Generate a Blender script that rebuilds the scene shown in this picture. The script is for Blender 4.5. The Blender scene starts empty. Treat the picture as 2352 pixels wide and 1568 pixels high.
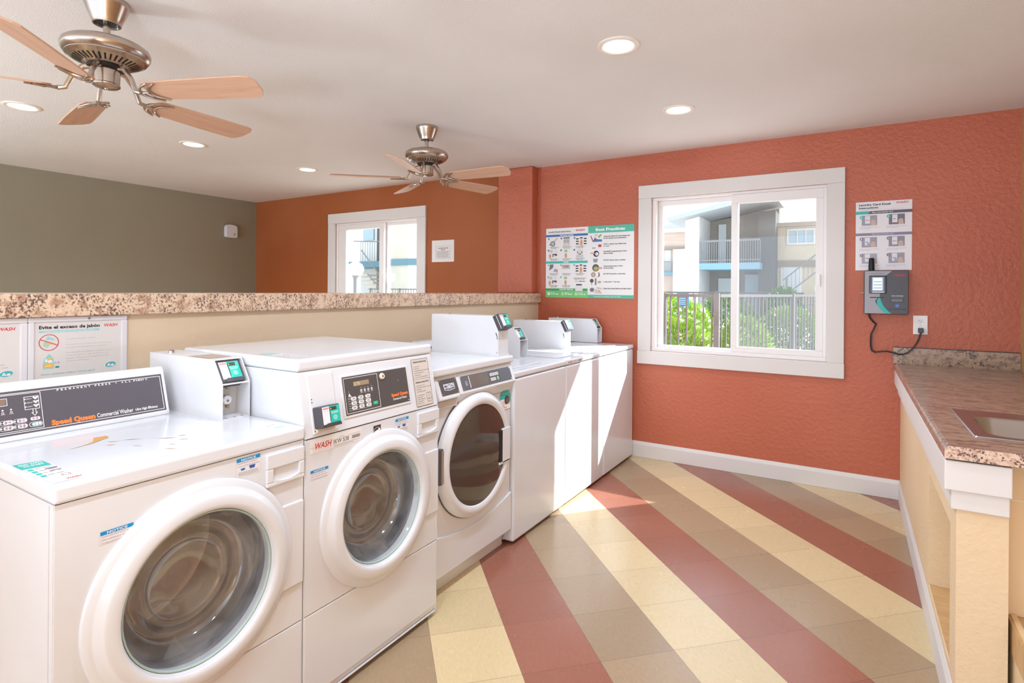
import bpy, bmesh, math, random
from mathutils import Vector, Matrix
R = math.radians
random.seed(7)
scene = bpy.context.scene
COL = scene.collection
scene.view_settings.view_transform = 'Standard'
scene.view_settings.look = 'None'
scene.view_settings.exposure = 0.6
scene.view_settings.use_white_balance = True
scene.view_settings.white_balance_temperature = 5700
scene.view_settings.white_balance_tint = 8
D = 4.368            # inner face of the window wall
H = 2.4317           # ceiling height

# ------------------------------------------------------------------ materials
def lin(c):
    if isinstance(c, str):
        c = [int(c[i:i+2], 16) for i in (0, 2, 4)]
    return tuple(((x/255)/12.92 if x/255 <= .04045 else ((x/255+.055)/1.055)**2.4) for x in c) + (1.0,)

MATS = {}
def new_mat(name):
    m = bpy.data.materials.new(name); m.use_nodes = True
    nt = m.node_tree; b = nt.nodes['Principled BSDF']
    return m, nt, b

def flat(c, rough=.5, metal=0.0, coat=0.0, emit=0.0, spec=None):
    """plain painted / printed surface"""
    key = (c, rough, metal, coat, emit)
    if key in MATS: return MATS[key]
    m, nt, b = new_mat('surface_' + (c if isinstance(c, str) else 'x'))
    b.inputs['Base Color'].default_value = lin(c)
    b.inputs['Roughness'].default_value = rough
    b.inputs['Metallic'].default_value = metal
    b.inputs['Coat Weight'].default_value = coat
    b.inputs['Coat Roughness'].default_value = .08
    if spec is not None: b.inputs['Specular IOR Level'].default_value = spec
    if emit:
        b.inputs['Emission Color'].default_value = lin(c)
        b.inputs['Emission Strength'].default_value = emit
    MATS[key] = m
    return m

def N(nt, t, **kw):
    n = nt.nodes.new(t)
    for k, v in kw.items():
        if k in n.inputs: n.inputs[k].default_value = v
        else: setattr(n, k, v)
    return n

def coords(nt, scale=(1, 1, 1)):
    g = N(nt, 'ShaderNodeNewGeometry')
    mp = N(nt, 'ShaderNodeMapping'); mp.inputs['Scale'].default_value = scale
    nt.links.new(g.outputs['Position'], mp.inputs['Vector'])
    return mp.outputs['Vector']

def ramp(nt, fac, stops):
    r = N(nt, 'ShaderNodeValToRGB')
    el = r.color_ramp.elements
    while len(el) < len(stops): el.new(.5)
    for e, (p, c) in zip(el, stops):
        e.position = p; e.color = c if len(c) == 4 else lin(c)
    nt.links.new(fac, r.inputs['Fac'])
    return r.outputs['Color']

def plaster(name, c1, c2, rough=.6, bscale=40, bstr=.2, bdist=.004, detail=4, spec=.5):
    """painted wall: slow colour drift plus bumpy texture"""
    m, nt, b = new_mat(name)
    v = coords(nt)
    n1 = N(nt, 'ShaderNodeTexNoise', Scale=1.3, Detail=2.0); nt.links.new(v, n1.inputs['Vector'])
    nt.links.new(ramp(nt, n1.outputs['Fac'], [(.35, lin(c1)), (.65, lin(c2))]), b.inputs['Base Color'])
    n2 = N(nt, 'ShaderNodeTexNoise', Scale=bscale, Detail=detail, Roughness=.55); nt.links.new(v, n2.inputs['Vector'])
    bp = N(nt, 'ShaderNodeBump', Strength=bstr, Distance=bdist)
    nt.links.new(n2.outputs['Fac'], bp.inputs['Height']); nt.links.new(bp.outputs['Normal'], b.inputs['Normal'])
    b.inputs['Roughness'].default_value = rough
    b.inputs['Specular IOR Level'].default_value = spec
    return m

def enamel(name, c, rough=.22, coat=.35):
    m, nt, b = new_mat(name)
    v = coords(nt)
    n1 = N(nt, 'ShaderNodeTexNoise', Scale=3.0, Detail=3.0); nt.links.new(v, n1.inputs['Vector'])
    cc = lin(c); c2 = tuple(x*.965 for x in cc[:3]) + (1,)
    nt.links.new(ramp(nt, n1.outputs['Fac'], [(.3, c2), (.6, cc)]), b.inputs['Base Color'])
    b.inputs['Roughness'].default_value = rough
    b.inputs['Coat Weight'].default_value = coat
    b.inputs['Coat Roughness'].default_value = .06
    return m

def granite(name, base, mid, dark, rough=.35, stretch=(1, 1, 1), sc=1.0, t0=.72):
    m, nt, b = new_mat(name)
    v = coords(nt, stretch)
    n1 = N(nt, 'ShaderNodeTexNoise', Scale=26*sc, Detail=6.0, Roughness=.7); nt.links.new(v, n1.inputs['Vector'])
    c1 = ramp(nt, n1.outputs['Fac'], [(.40, lin(mid)), (.52, lin(base)), (.70, lin(base))])
    n2 = N(nt, 'ShaderNodeTexNoise', Scale=85*sc, Detail=5.0, Roughness=.65); nt.links.new(v, n2.inputs['Vector'])
    n3 = N(nt, 'ShaderNodeTexNoise', Scale=9*sc, Detail=2.0); nt.links.new(v, n3.inputs['Vector'])
    ad = N(nt, 'ShaderNodeMath', operation='MULTIPLY_ADD'); ad.inputs[1].default_value = .32
    nt.links.new(n3.outputs['Fac'], ad.inputs[0]); nt.links.new(n2.outputs['Fac'], ad.inputs[2])
    f = ramp(nt, ad.outputs[0], [(.56, (1, 1, 1, 1)), (.66, (0, 0, 0, 1))])
    f2 = ramp(nt, ad.outputs[0], [(t0, (0, 0, 0, 1)), (t0+.06, (1, 1, 1, 1))])
    mx = N(nt, 'ShaderNodeMix', data_type='RGBA'); mx.inputs[6].default_value = lin(dark)
    nt.links.new(f2, mx.inputs[0]); nt.links.new(c1, mx.inputs[6]); mx.inputs[7].default_value = lin(dark)
    nt.links.new(mx.outputs[2], b.inputs['Base Color'])
    b.inputs['Roughness'].default_value = rough
    return m

def brushed(name, c, rough=.3):
    m, nt, b = new_mat(name)
    v = coords(nt, (1, 1, 40))
    n1 = N(nt, 'ShaderNodeTexNoise', Scale=30, Detail=3.0); nt.links.new(v, n1.inputs['Vector'])
    cc = lin(c); c2 = tuple(x*.8 for x in cc[:3]) + (1,)
    nt.links.new(ramp(nt, n1.outputs['Fac'], [(.3, c2), (.7, cc)]), b.inputs['Base Color'])
    b.inputs['Metallic'].default_value = 1.0
    b.inputs['Roughness'].default_value = rough
    return m

def thin_glass(name, tint=(.97, .99, .98), gloss=.10, rough=.0, edge=.35):
    m, nt, b = new_mat(name)
    nt.nodes.remove(b)
    out = nt.nodes['Material Output']
    tr = N(nt, 'ShaderNodeBsdfTransparent'); tr.inputs[0].default_value = tint + (1,)
    gl = N(nt, 'ShaderNodeBsdfGlossy'); gl.inputs['Roughness'].default_value = rough
    lw = N(nt, 'ShaderNodeLayerWeight', Blend=.3)
    ma = N(nt, 'ShaderNodeMath', operation='MULTIPLY_ADD'); ma.inputs[1].default_value = edge; ma.inputs[2].default_value = gloss
    nt.links.new(lw.outputs['Facing'], ma.inputs[0])
    mx = N(nt, 'ShaderNodeMixShader')
    nt.links.new(ma.outputs[0], mx.inputs[0]); nt.links.new(tr.outputs[0], mx.inputs[1]); nt.links.new(gl.outputs[0], mx.inputs[2])
    nt.links.new(mx.outputs[0], out.inputs['Surface'])
    return m

def bowl_glass():
    """washer door glass: clear, glossy, with a film of condensation"""
    m, nt, b = new_mat('washer_glass'); nt.nodes.remove(b)
    out = nt.nodes['Material Output']
    tr = N(nt, 'ShaderNodeBsdfTransparent'); tr.inputs[0].default_value = (.90, .91, .92, 1)
    gl = N(nt, 'ShaderNodeBsdfGlossy'); gl.inputs['Roughness'].default_value = .07
    df = N(nt, 'ShaderNodeBsdfDiffuse'); df.inputs[0].default_value = lin('cfcfd2')
    n1 = N(nt, 'ShaderNodeTexNoise', Scale=9.0, Detail=5.0, Roughness=.6); nt.links.new(coords(nt), n1.inputs['Vector'])
    hz = N(nt, 'ShaderNodeMapRange'); hz.inputs['From Min'].default_value = .35; hz.inputs['From Max'].default_value = .7; hz.inputs['To Min'].default_value = .05; hz.inputs['To Max'].default_value = .34
    nt.links.new(n1.outputs['Fac'], hz.inputs['Value'])
    m1 = N(nt, 'ShaderNodeMixShader'); nt.links.new(hz.outputs[0], m1.inputs[0]); nt.links.new(tr.outputs[0], m1.inputs[1]); nt.links.new(df.outputs[0], m1.inputs[2])
    lw = N(nt, 'ShaderNodeLayerWeight', Blend=.35)
    ma = N(nt, 'ShaderNodeMath', operation='MULTIPLY_ADD'); ma.inputs[1].default_value = .6; ma.inputs[2].default_value = .08
    nt.links.new(lw.outputs['Facing'], ma.inputs[0])
    m2 = N(nt, 'ShaderNodeMixShader'); nt.links.new(ma.outputs[0], m2.inputs[0]); nt.links.new(m1.outputs[0], m2.inputs[1]); nt.links.new(gl.outputs[0], m2.inputs[2])
    nt.links.new(m2.outputs[0], out.inputs['Surface'])
    return m

def floor_material():
    m, nt, b = new_mat('vinyl_floor_tiles')
    g = N(nt, 'ShaderNodeNewGeometry'); s = N(nt, 'ShaderNodeSeparateXYZ')
    nt.links.new(g.outputs['Position'], s.inputs[0])
    def mth(op, a, c=None, c3=None):
        n = N(nt, 'ShaderNodeMath', operation=op)
        for i, x in enumerate((a, c, c3)):
            if x is None: continue
            if isinstance(x, (int, float)): n.inputs[i].default_value = x
            else: nt.links.new(x, n.inputs[i])
        return n.outputs[0]
    X, Y = s.outputs['X'], s.outputs['Y']
    P = .412
    a = mth('DIVIDE', mth('SUBTRACT', mth('ADD', X, Y), .290), P)
    c = mth('DIVIDE', mth('SUBTRACT', mth('SUBTRACT', Y, X), 2.632), P)
    ia, ic = mth('FLOOR', a), mth('FLOOR', c)
    k = mth('MODULO', mth('ADD', ia, 300.0), 3.0)           # 0 cream, 1 red, 2 brown
    is1 = mth('COMPARE', k, 1.0, .2); is2 = mth('COMPARE', k, 2.0, .2)
    def mix(f, c1, c2):
        n = N(nt, 'ShaderNodeMix', data_type='RGBA')
        for i, x in ((0, f), (6, c1), (7, c2)):
            if isinstance(x, (tuple, int, float)): n.inputs[i].default_value = x
            else: nt.links.new(x, n.inputs[i])
        return n.outputs[2]
    col = mix(is1, lin('d9c397'), lin('9c6551'))
    col = mix(is2, col, lin('a89072'))
    # tile to tile drift
    cmb = N(nt, 'ShaderNodeCombineXYZ'); nt.links.new(ia, cmb.inputs[0]); nt.links.new(ic, cmb.inputs[1])
    wn = N(nt, 'ShaderNodeTexWhiteNoise', noise_dimensions='2D'); nt.links.new(cmb.outputs[0], wn.inputs['Vector'])
    drift = mth('MULTIPLY_ADD', wn.outputs['Value'], .14, .93)
    # streaks along the tile and pale chips
    cv = N(nt, 'ShaderNodeCombineXYZ'); nt.links.new(a, cv.inputs[0]); nt.links.new(c, cv.inputs[1])
    mp = N(nt, 'ShaderNodeMapping'); mp.inputs['Scale'].default_value = (26, 9, 1); nt.links.new(cv.outputs[0], mp.inputs[0])
    n1 = N(nt, 'ShaderNodeTexNoise', Scale=1.2, Detail=5.0, Roughness=.65); nt.links.new(mp.outputs[0], n1.inputs['Vector'])
    st = mth('MULTIPLY_ADD', n1.outputs['Fac'], .34, .83)
    val = mth('MULTIPLY', drift, st)
    vm = N(nt, 'ShaderNodeVectorMath', operation='SCALE'); nt.links.new(col, vm.inputs[0]); nt.links.new(val, vm.inputs['Scale'])
    n2 = N(nt, 'ShaderNodeTexNoise', Scale=15.0, Detail=2.0, Roughness=.6); nt.links.new(mp.outputs[0], n2.inputs['Vector'])
    chips = ramp(nt, n2.outputs['Fac'], [(.70, (0, 0, 0, 1)), (.76, (1, 1, 1, 1))])
    chipf = mth('MULTIPLY', chips, .14)
    col = mix(chipf, vm.outputs[0], lin('f0dcb4'))
    # seams
    def near(x):
        f = mth('FRACT', x); return mth('MINIMUM', f, mth('SUBTRACT', 1.0, f))
    seam = mth('MINIMUM', near(a), near(c))
    sf = mth('MULTIPLY', mth('LESS_THAN', seam, .0042), .42)
    col = mix(sf, col, lin('5a4434'))
    nt.links.new(col, b.inputs['Base Color'])
    n3 = N(nt, 'ShaderNodeTexNoise', Scale=5.0, Detail=6.0, Roughness=.7); nt.links.new(g.outputs['Position'], n3.inputs['Vector'])
    rr = mth('MULTIPLY_ADD', n3.outputs['Fac'], .22, .14)
    nt.links.new(rr, b.inputs['Roughness'])
    b.inputs['Specular IOR Level'].default_value = .6
    bp = N(nt, 'ShaderNodeBump', Strength=.06, Distance=.003); nt.links.new(n3.outputs['Fac'], bp.inputs['Height'])
    nt.links.new(bp.outputs['Normal'], b.inputs['Normal'])
    return m

def screen_material():
    m, nt, b = new_mat('insect_screen'); nt.nodes.remove(b)
    out = nt.nodes['Material Output']
    v = coords(nt)
    s = N(nt, 'ShaderNodeSeparateXYZ'); nt.links.new(v, s.inputs[0])
    res = []
    for o in ('X', 'Z'):
        mu = N(nt, 'ShaderNodeMath', operation='MULTIPLY'); mu.inputs[1].default_value = 95
        nt.links.new(s.outputs[o], mu.inputs[0])
        fr = N(nt, 'ShaderNodeMath', operation='FRACT'); nt.links.new(mu.outputs[0], fr.inputs[0])
        lt = N(nt, 'ShaderNodeMath', operation='LESS_THAN'); lt.inputs[1].default_value = .22
        nt.links.new(fr.outputs[0], lt.inputs[0]); res.append(lt.outputs[0])
    mx_ = N(nt, 'ShaderNodeMath', operation='MAXIMUM'); nt.links.new(res[0], mx_.inputs[0]); nt.links.new(res[1], mx_.inputs[1])
    mu = N(nt, 'ShaderNodeMath', operation='MULTIPLY_ADD'); mu.inputs[1].default_value = .16; mu.inputs[2].default_value = .20
    nt.links.new(mx_.outputs[0], mu.inputs[0])
    tr = N(nt, 'ShaderNodeBsdfTransparent'); df = N(nt, 'ShaderNodeBsdfDiffuse'); df.inputs[0].default_value = lin('6a6258')
    mx = N(nt, 'ShaderNodeMixShader'); nt.links.new(mu.outputs[0], mx.inputs[0]); nt.links.new(tr.outputs[0], mx.inputs[1]); nt.links.new(df.outputs[0], mx.inputs[2])
    nt.links.new(mx.outputs[0], out.inputs['Surface'])
    return m

def wood(name, c1, c2, rough=.4):
    m, nt, b = new_mat(name)
    tc = N(nt, 'ShaderNodeTexCoord'); mp = N(nt, 'ShaderNodeMapping'); mp.inputs['Scale'].default_value = (2.5, 28, 8)
    nt.links.new(tc.outputs['Object'], mp.inputs[0])
    n1 = N(nt, 'ShaderNodeTexNoise', Scale=1.6, Detail=5.0, Distortion=.6); nt.links.new(mp.outputs[0], n1.inputs['Vector'])
    nt.links.new(ramp(nt, n1.outputs['Fac'], [(.35, lin(c1)), (.62, lin(c2))]), b.inputs['Base Color'])
    b.inputs['Roughness'].default_value = rough
    return m

M = dict(
    floor=floor_material(),
    ceiling=plaster('ceiling_texture', 'e4dfd9', 'e9e4df', .85, 130, .35, .004, 3, .3),
    red=plaster('terracotta_wall', 'bb6446', 'c16b4d', .42, 38, .55, .010, 5, .5),
    orange=plaster('burnt_orange_wall', 'a05728', 'a65f34', .6, 50, .25, .004, 4, .4),
    green=plaster('olive_grey_wall', '918a76', '958e7a', .7, 60, .12, .003),
    tan=plaster('tan_half_wall', 'dcc6a8', 'e2cdb1', .7, 60, .3, .005),
    tanwall=plaster('tan_side_wall', 'c69a66', 'cfa472', .7, 60, .3, .005),
    yellow=plaster('yellow_stucco', 'e6cba2', 'ebd2ac', .6, 55, .5, .006),
    white=enamel('white_enamel', 'e3e5ea'),
    white2=enamel('white_plastic', 'e1e2e6', .35, .1),
    coinwhite=enamel('coin_box_white', 'e1e2e6', .3, .2),
    trim=plaster('white_trim_paint', 'e0dad5', 'e6e0dc', .5, 30, .08, .002),
    vinyl=flat('efe9e6', .35),
    granite=granite('speckled_laminate', 'e6ccb0', 'b8947a', '6f5852', .35, (1, 1, 1), 1.25, .70),
    granite2=granite('brown_laminate_top', 'b09a88', '8c7567', '5d4a42', .22, (.55, 2.2, 2.2), .8),
    granite3=granite('laminate_backsplash', 'b99f86', '8e7767', '51464a', .35),
    granite4=granite('laminate_front_edge', 'e0c2aa', 'c09a82', '5f4038', .4, (1, 1, 1), 1.7, .685),
    steel=brushed('brushed_nickel', 'c9bfb4', .26),
    sinksteel=flat('aeb0b4', .27, .92),
    drum=flat('d4d2d0', .38, .55),
    gasket=flat('55565b', .4),
    bowl=bowl_glass(),
    pane=thin_glass('window_glass', (.98, .99, .985), .05, .0, .12),
    pane2=thin_glass('reflective_window_glass', (.93, .92, .90), .12, .0, .2),
    screen=screen_material(),
    darkglass=flat('453a34', .04, 0, .35),
    panel=flat('57525a', .4), panel2=flat('544f4e', .45), panelgrey=flat('62636a', .4),
    dark=flat('26262a', .4), black=flat('121214', .5), readerdark=flat('4a484d', .45),
    chrome=flat('d8d8d8', .15, 1.0), greymetal=flat('a9a39c', .45, .8),
    bladewood=wood('maple_fan_blade', 'c99f80', 'd6ae92', .45),
    tile=plaster('mottled_cream_tile', 'dcb884', 'ecd2a8', .5, 14, .1, .003),
    brownwood=wood('brown_board', 'c19a68', 'cfaa78', .5),
    red_ink=flat('d03038', .5), teal=flat('38c4b0', .4), teal2=flat('35b5aa', .5), paper=flat('dedad8', .6), greytxt=flat('a8a4a2', .6),
    orange_ink=flat('ff8038', .5), whiteink=flat('f6f4f2', .5), blue=flat('1f92d4', .5), navy=flat('3d3f73', .5), ink=flat('2a2628', .6),
    cream=flat('ead9b0', .5),
)

# ------------------------------------------------------------------ mesh builder
class MB:
    def __init__(s):
        s.v, s.f, s.mi, s.sm, s.mats = [], [], [], [], []
    def mat(s, m):
        if isinstance(m, str): m = M[m]
        if m not in s.mats: s.mats.append(m)
        return s.mats.index(m)
    def add(s, verts, faces, m, smooth=False):
        o = len(s.v); k = s.mat(m)
        s.v += [tuple(p) for p in verts]
        for f in faces:
            s.f.append([i+o for i in f]); s.mi.append(k); s.sm.append(smooth)
        return s
    def box(s, x0, x1, y0, y1, z0, z1, m):
        v = [(x, y, z) for x in (x0, x1) for y in (y0, y1) for z in (z0, z1)]
        return s.add(v, [(0, 1, 3, 2), (4, 6, 7, 5), (0, 4, 5, 1), (2, 3, 7, 6), (0, 2, 6, 4), (1, 5, 7, 3)], m)
    def prism(s, poly, axis, a0, a1, m, smooth=False):
        """extrude a 2-D polygon: axis 'y' -> poly in (x,z); 'x' -> (y,z); 'z' -> (x,y)"""
        def mk(p, a):
            return (p[0], a, p[1]) if axis == 'y' else (a, p[0], p[1]) if axis == 'x' else (p[0], p[1], a)
        n = len(poly)
        v = [mk(p, a0) for p in poly] + [mk(p, a1) for p in poly]
        f = [tuple(range(n)), tuple(range(2*n-1, n-1, -1))] + [(i, (i+1) % n, n+(i+1) % n, n+i) for i in range(n)]
        return s.add(v, f, m, smooth)
    def lathe(s, prof, c, axis, m, n=48, smooth=True, close=False):
        """prof = [(radius, position along axis)], c = centre (component along axis is ignored if None)"""
        v, f = [], []
        for r, a in prof:
            for k in range(n):
                t = 2*math.pi*k/n; p, q = r*math.cos(t), r*math.sin(t)
                v.append((a, c[0]+p, c[1]+q) if axis == 'x' else (c[0]+p, a, c[1]+q) if axis == 'y' else (c[0]+p, c[1]+q, a))
        for i in range(len(prof)-1):
            for k in range(n):
                k2 = (k+1) % n
                f.append((i*n+k, i*n+k2, (i+1)*n+k2, (i+1)*n+k))
        if close:
            f.append(tuple(range(n))); f.append(tuple((len(prof)-1)*n+k for k in range(n)))
        return s.add(v, f, m, smooth)
    def tube(s, pts, r, m, n=10, smooth=True):
        pts = [Vector(p) for p in pts]; v, f = [], []
        rs = r if isinstance(r, (list, tuple)) else [r]*len(pts)
        up = None
        for i, p in enumerate(pts):
            d = (pts[min(i+1, len(pts)-1)]-pts[max(i-1, 0)]).normalized()
            if up is None:
                up = d.orthogonal().normalized()
            up = (up-d*up.dot(d)).normalized(); w = d.cross(up)
            for k in range(n):
                t = 2*math.pi*k/n
                v.append(p+(up*math.cos(t)+w*math.sin(t))*rs[i])
        for i in range(len(pts)-1):
            for k in range(n):
                f.append((i*n+k, i*n+(k+1) % n, (i+1)*n+(k+1) % n, (i+1)*n+k))
        f.append(tuple(range(n))); f.append(tuple((len(pts)-1)*n+k for k in range(n)))
        return s.add(v, f, m, smooth)
    def rect_hole(s, y0, y1, z0, z1, c, r, x, m, n=64):
        """flat sheet in the plane x with a round hole"""
        ang = sorted(set([2*math.pi*k/n for k in range(n)] + [math.atan2(z-c[1], y-c[0]) % (2*math.pi) for y in (y0, y1) for z in (z0, z1)]))
        v = []
        for a in ang:
            ca, sa = math.cos(a), math.sin(a)
            t = min([((y1 if ca > 0 else y0)-c[0])/ca if abs(ca) > 1e-9 else 9, ((z1 if sa > 0 else z0)-c[1])/sa if abs(sa) > 1e-9 else 9])
            v += [(x, c[0]+r*ca, c[1]+r*sa), (x, c[0]+t*ca, c[1]+t*sa)]
        q = len(ang)
        return s.add(v, [(2*i, 2*i+1, 2*((i+1) % q)+1, 2*((i+1) % q)) for i in range(q)], m)
    def build(s, name, parent=None, bevel=0, seg=3, loc=None, sharp=35, recalc=True, kind=None):
        base = Vector((0, 0, 0))
        if parent is not None:
            r = parent
            while r.parent: r = r.parent
            base = Vector(r.location)
            if loc == 'local': base = Vector((0, 0, 0))
        elif loc is not None: base = Vector(loc)
        me = bpy.data.meshes.new(name)
        me.from_pydata([tuple(Vector(p)-base) for p in s.v], [], s.f)
        for m in s.mats: me.materials.append(m)
        for p, k, sm in zip(me.polygons, s.mi, s.sm):
            p.material_index = k; p.use_smooth = sm
        if recalc:
            b = bmesh.new(); b.from_mesh(me); bmesh.ops.recalc_face_normals(b, faces=b.faces[:]); b.to_mesh(me); b.free()
        if any(s.sm):
            try: me.set_sharp_from_angle(angle=R(sharp))
            except Exception: pass
        me.update()
        o = bpy.data.objects.new(name, me); COL.objects.link(o)
        if parent is not None: o.parent = parent
        elif loc is not None: o.location = base
        if bevel:
            md = o.modifiers.new('edge', 'BEVEL'); md.width = bevel; md.segments = seg; md.limit_method = 'ANGLE'; md.angle_limit = R(40)
        if kind: o['kind'] = kind
        return o

def thing(name, label, cat, loc, group=None, rz=0):
    o = bpy.data.objects.new(name, None); COL.objects.link(o)
    o.location = loc; o.rotation_euler = (0, 0, rz); o.empty_display_size = .1
    o['label'] = label; o['category'] = cat
    if group: o['group'] = group
    return o
def tag(o, label, cat, group=None):
    o['label'] = label; o['category'] = cat
    if group: o['group'] = group
    return o
def kids(o):
    return [c for c in list(COL.objects) if c.parent == o]
def copy_tree(o, parent=None):
    c = o.copy(); COL.objects.link(c)
    if parent is not None: c.parent = parent
    for k in kids(o): copy_tree(k, c)
    return c
def structure(name, mb, **kw):
    return mb.build(name, kind='structure', **kw)

# ------------------------------------------------------------------ flat printing (graphics and lettering on a surface)
GLYPH = {}
def glyphs(txt, bold, shear):
    key = (txt, bold, shear)
    if key not in GLYPH:
        cu = bpy.data.curves.new('lettering', 'FONT'); cu.body = txt; cu.size = 1; cu.resolution_u = 2
        cu.offset = bold; cu.shear = shear; cu.fill_mode = 'FRONT'
        ob = bpy.data.objects.new('lettering', cu); COL.objects.link(ob)
        dg = bpy.context.evaluated_depsgraph_get()
        me = bpy.data.meshes.new_from_object(ob.evaluated_get(dg))
        vs = [(v.co.x, v.co.y) for v in me.vertices]; fs = [tuple(p.vertices) for p in me.polygons]
        bpy.data.objects.remove(ob); bpy.data.curves.remove(cu); bpy.data.meshes.remove(me)
        x0 = min(v[0] for v in vs); x1 = max(v[0] for v in vs)
        GLYPH[key] = ([(x-x0, y) for x, y in vs], fs, x1-x0)
    return GLYPH[key]
CAP = .70
class Print:
    def __init__(s, mb, O, U, V, step=.00035):
        s.mb, s.O, s.U, s.V = mb, Vector(O), Vector(U).normalized(), Vector(V).normalized()
        s.Nn = s.U.cross(s.V); s.step = step
    def pt(s, u, v, l): return s.O+s.U*u+s.V*v+s.Nn*(l*s.step)
    def poly(s, pts, m, l=1):
        s.mb.add([s.pt(u, v, l) for u, v in pts], [tuple(range(len(pts)))], m); return s
    def rect(s, u0, v0, u1, v1, m, l=1): return s.poly([(u0, v0), (u1, v0), (u1, v1), (u0, v1)], m, l)
    def disc(s, u, v, r, m, l=1, ry=None, n=28, rot=0):
        ry = ry or r
        pts = []
        for k in range(n):
            t = 2*math.pi*k/n; a, b = r*math.cos(t), ry*math.sin(t)
            pts.append((u+a*math.cos(rot)-b*math.sin(rot), v+a*math.sin(rot)+b*math.cos(rot)))
        return s.poly(pts, m, l)
    def line(s, u0, v0, u1, v1, w, m, l=1):
        d = Vector((u1-u0, v1-v0)); 
        if d.length < 1e-9: return s
        d.normalize(); n = Vector((-d.y, d.x))*w/2
        return s.poly([(u0-n.x, v0-n.y), (u1-n.x, v1-n.y), (u1+n.x, v1+n.y), (u0+n.x, v0+n.y)], m, l)
    def frame(s, u0, v0, u1, v1, w, m, l=1):
        s.rect(u0, v0, u1, v0+w, m, l); s.rect(u0, v1-w, u1, v1, m, l); s.rect(u0, v0+w, u0+w, v1-w, m, l); s.rect(u1-w, v0+w, u1, v1-w, m, l); return s
    def ring(s, u, v, r, w, m, l=1, n=36):
        for k in range(n):
            a, b = 2*math.pi*k/n, 2*math.pi*(k+1)/n
            s.poly([(u+r*math.cos(a), v+r*math.sin(a)), (u+r*math.cos(b), v+r*math.sin(b)), (u+(r-w)*math.cos(b), v+(r-w)*math.sin(b)), (u+(r-w)*math.cos(a), v+(r-w)*math.sin(a))], m, l)
        return s
    def text(s, txt, u, v, cap, m, l=2, width=None, bold=0.0, shear=0.0, align='L'):
        vs, fs, w = glyphs(txt, bold, shear)
        k = cap/CAP; kx = k if width is None else width/w
        off = 0 if align == 'L' else -w*kx/2 if align == 'C' else -w*kx
        s.mb.add([s.pt(u+off+x*kx, v+y*k, l) for x, y in vs], fs, m); return s
    def scribble(s, u0, v, u1, h, m, l=2, words=None):
        """a line of print too small to read: word-length dashes"""
        u = u0; rnd = random.Random(int((u0*977+v*3571)*1e4))
        while u < u1-h:
            w = min(rnd.uniform(2.0, 6.0)*h, u1-u)
            s.rect(u, v, u+w, v+h, m, l); u += w+h*.9
        return s
    def wash(s, u, v, cap, width, m='red_ink', l=2, align='L'):
        return s.text('WASH', u, v, cap, m, l, width, .02, .28, align)
SUN_E, DOWN_E, FLASH_E, LEFT_FILL_E, WORLD_E = 10.0, 28, 82, 90, 1.5
# ================================================================== THE SETTING
YB = -3.2            # the room runs on behind the photographer
WT = .14             # thickness of the window wall
m = MB(); m.add([(-6.7, YB, 0), (1.0, YB, 0), (1.0, D+.05, 0), (-6.7, D+.05, 0)], [(0, 1, 2, 3)], 'floor'); structure('floor', m)
m = MB(); m.box(-6.7, 1.0, YB, D+WT, H, H+.15, 'ceiling'); structure('ceiling', m)

def holed_wall(name, x0, x1, hole, mt):
    hx0, hx1, hz0, hz1 = hole
    m = MB()
    m.box(x0, hx0, D, D+WT, 0, H, mt); m.box(hx1, x1, D, D+WT, 0, H, mt)
    m.box(hx0, hx1, D, D+WT, 0, hz0, mt); m.box(hx0, hx1, D, D+WT, hz1, H, mt)
    return structure(name, m)
W1 = (-1.363, -.143, .857, 2.075)
W2 = (-5.03, -3.805, .857, 2.075)
holed_wall('wall_back', -2.6, 1.0, W1, 'red')
holed_wall('wall_back_far', -6.7, -2.6, W2, 'orange')
m = MB(); m.box(-6.66, -6.52, YB, D, 0, H, 'green'); structure('wall_left', m)
m = MB(); m.box(.855, 1.0, YB, D, 0, H, 'tanwall'); structure('wall_right', m)
m = MB(); m.box(-2.765, -2.405, D-.10, D, 1.306, H, 'red'); structure('pillar', m, bevel=.012)
m = MB(); m.box(-2.745, -2.39, -1.2, D, 0, 1.226, 'tan'); structure('wall_partition', m)
# baseboards
def baseboard(name, poly, axis, a0, a1):
    m = MB(); m.prism(poly, axis, a0, a1, 'trim'); return structure(name, m, bevel=.003, seg=2)
baseboard('baseboard_back', [(D-.016, 0), (D, 0), (D, .125), (D-.006, .125), (D-.013, .108), (D-.016, .10)], 'x', -2.39, .2753)
baseboard("baseboard_right", [(.2655, 0), (.2753, 0), (.2753, .125), (.2735, .125), (.268, .108), (.2655, .10)], "y", 2.15, D-.016)

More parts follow.
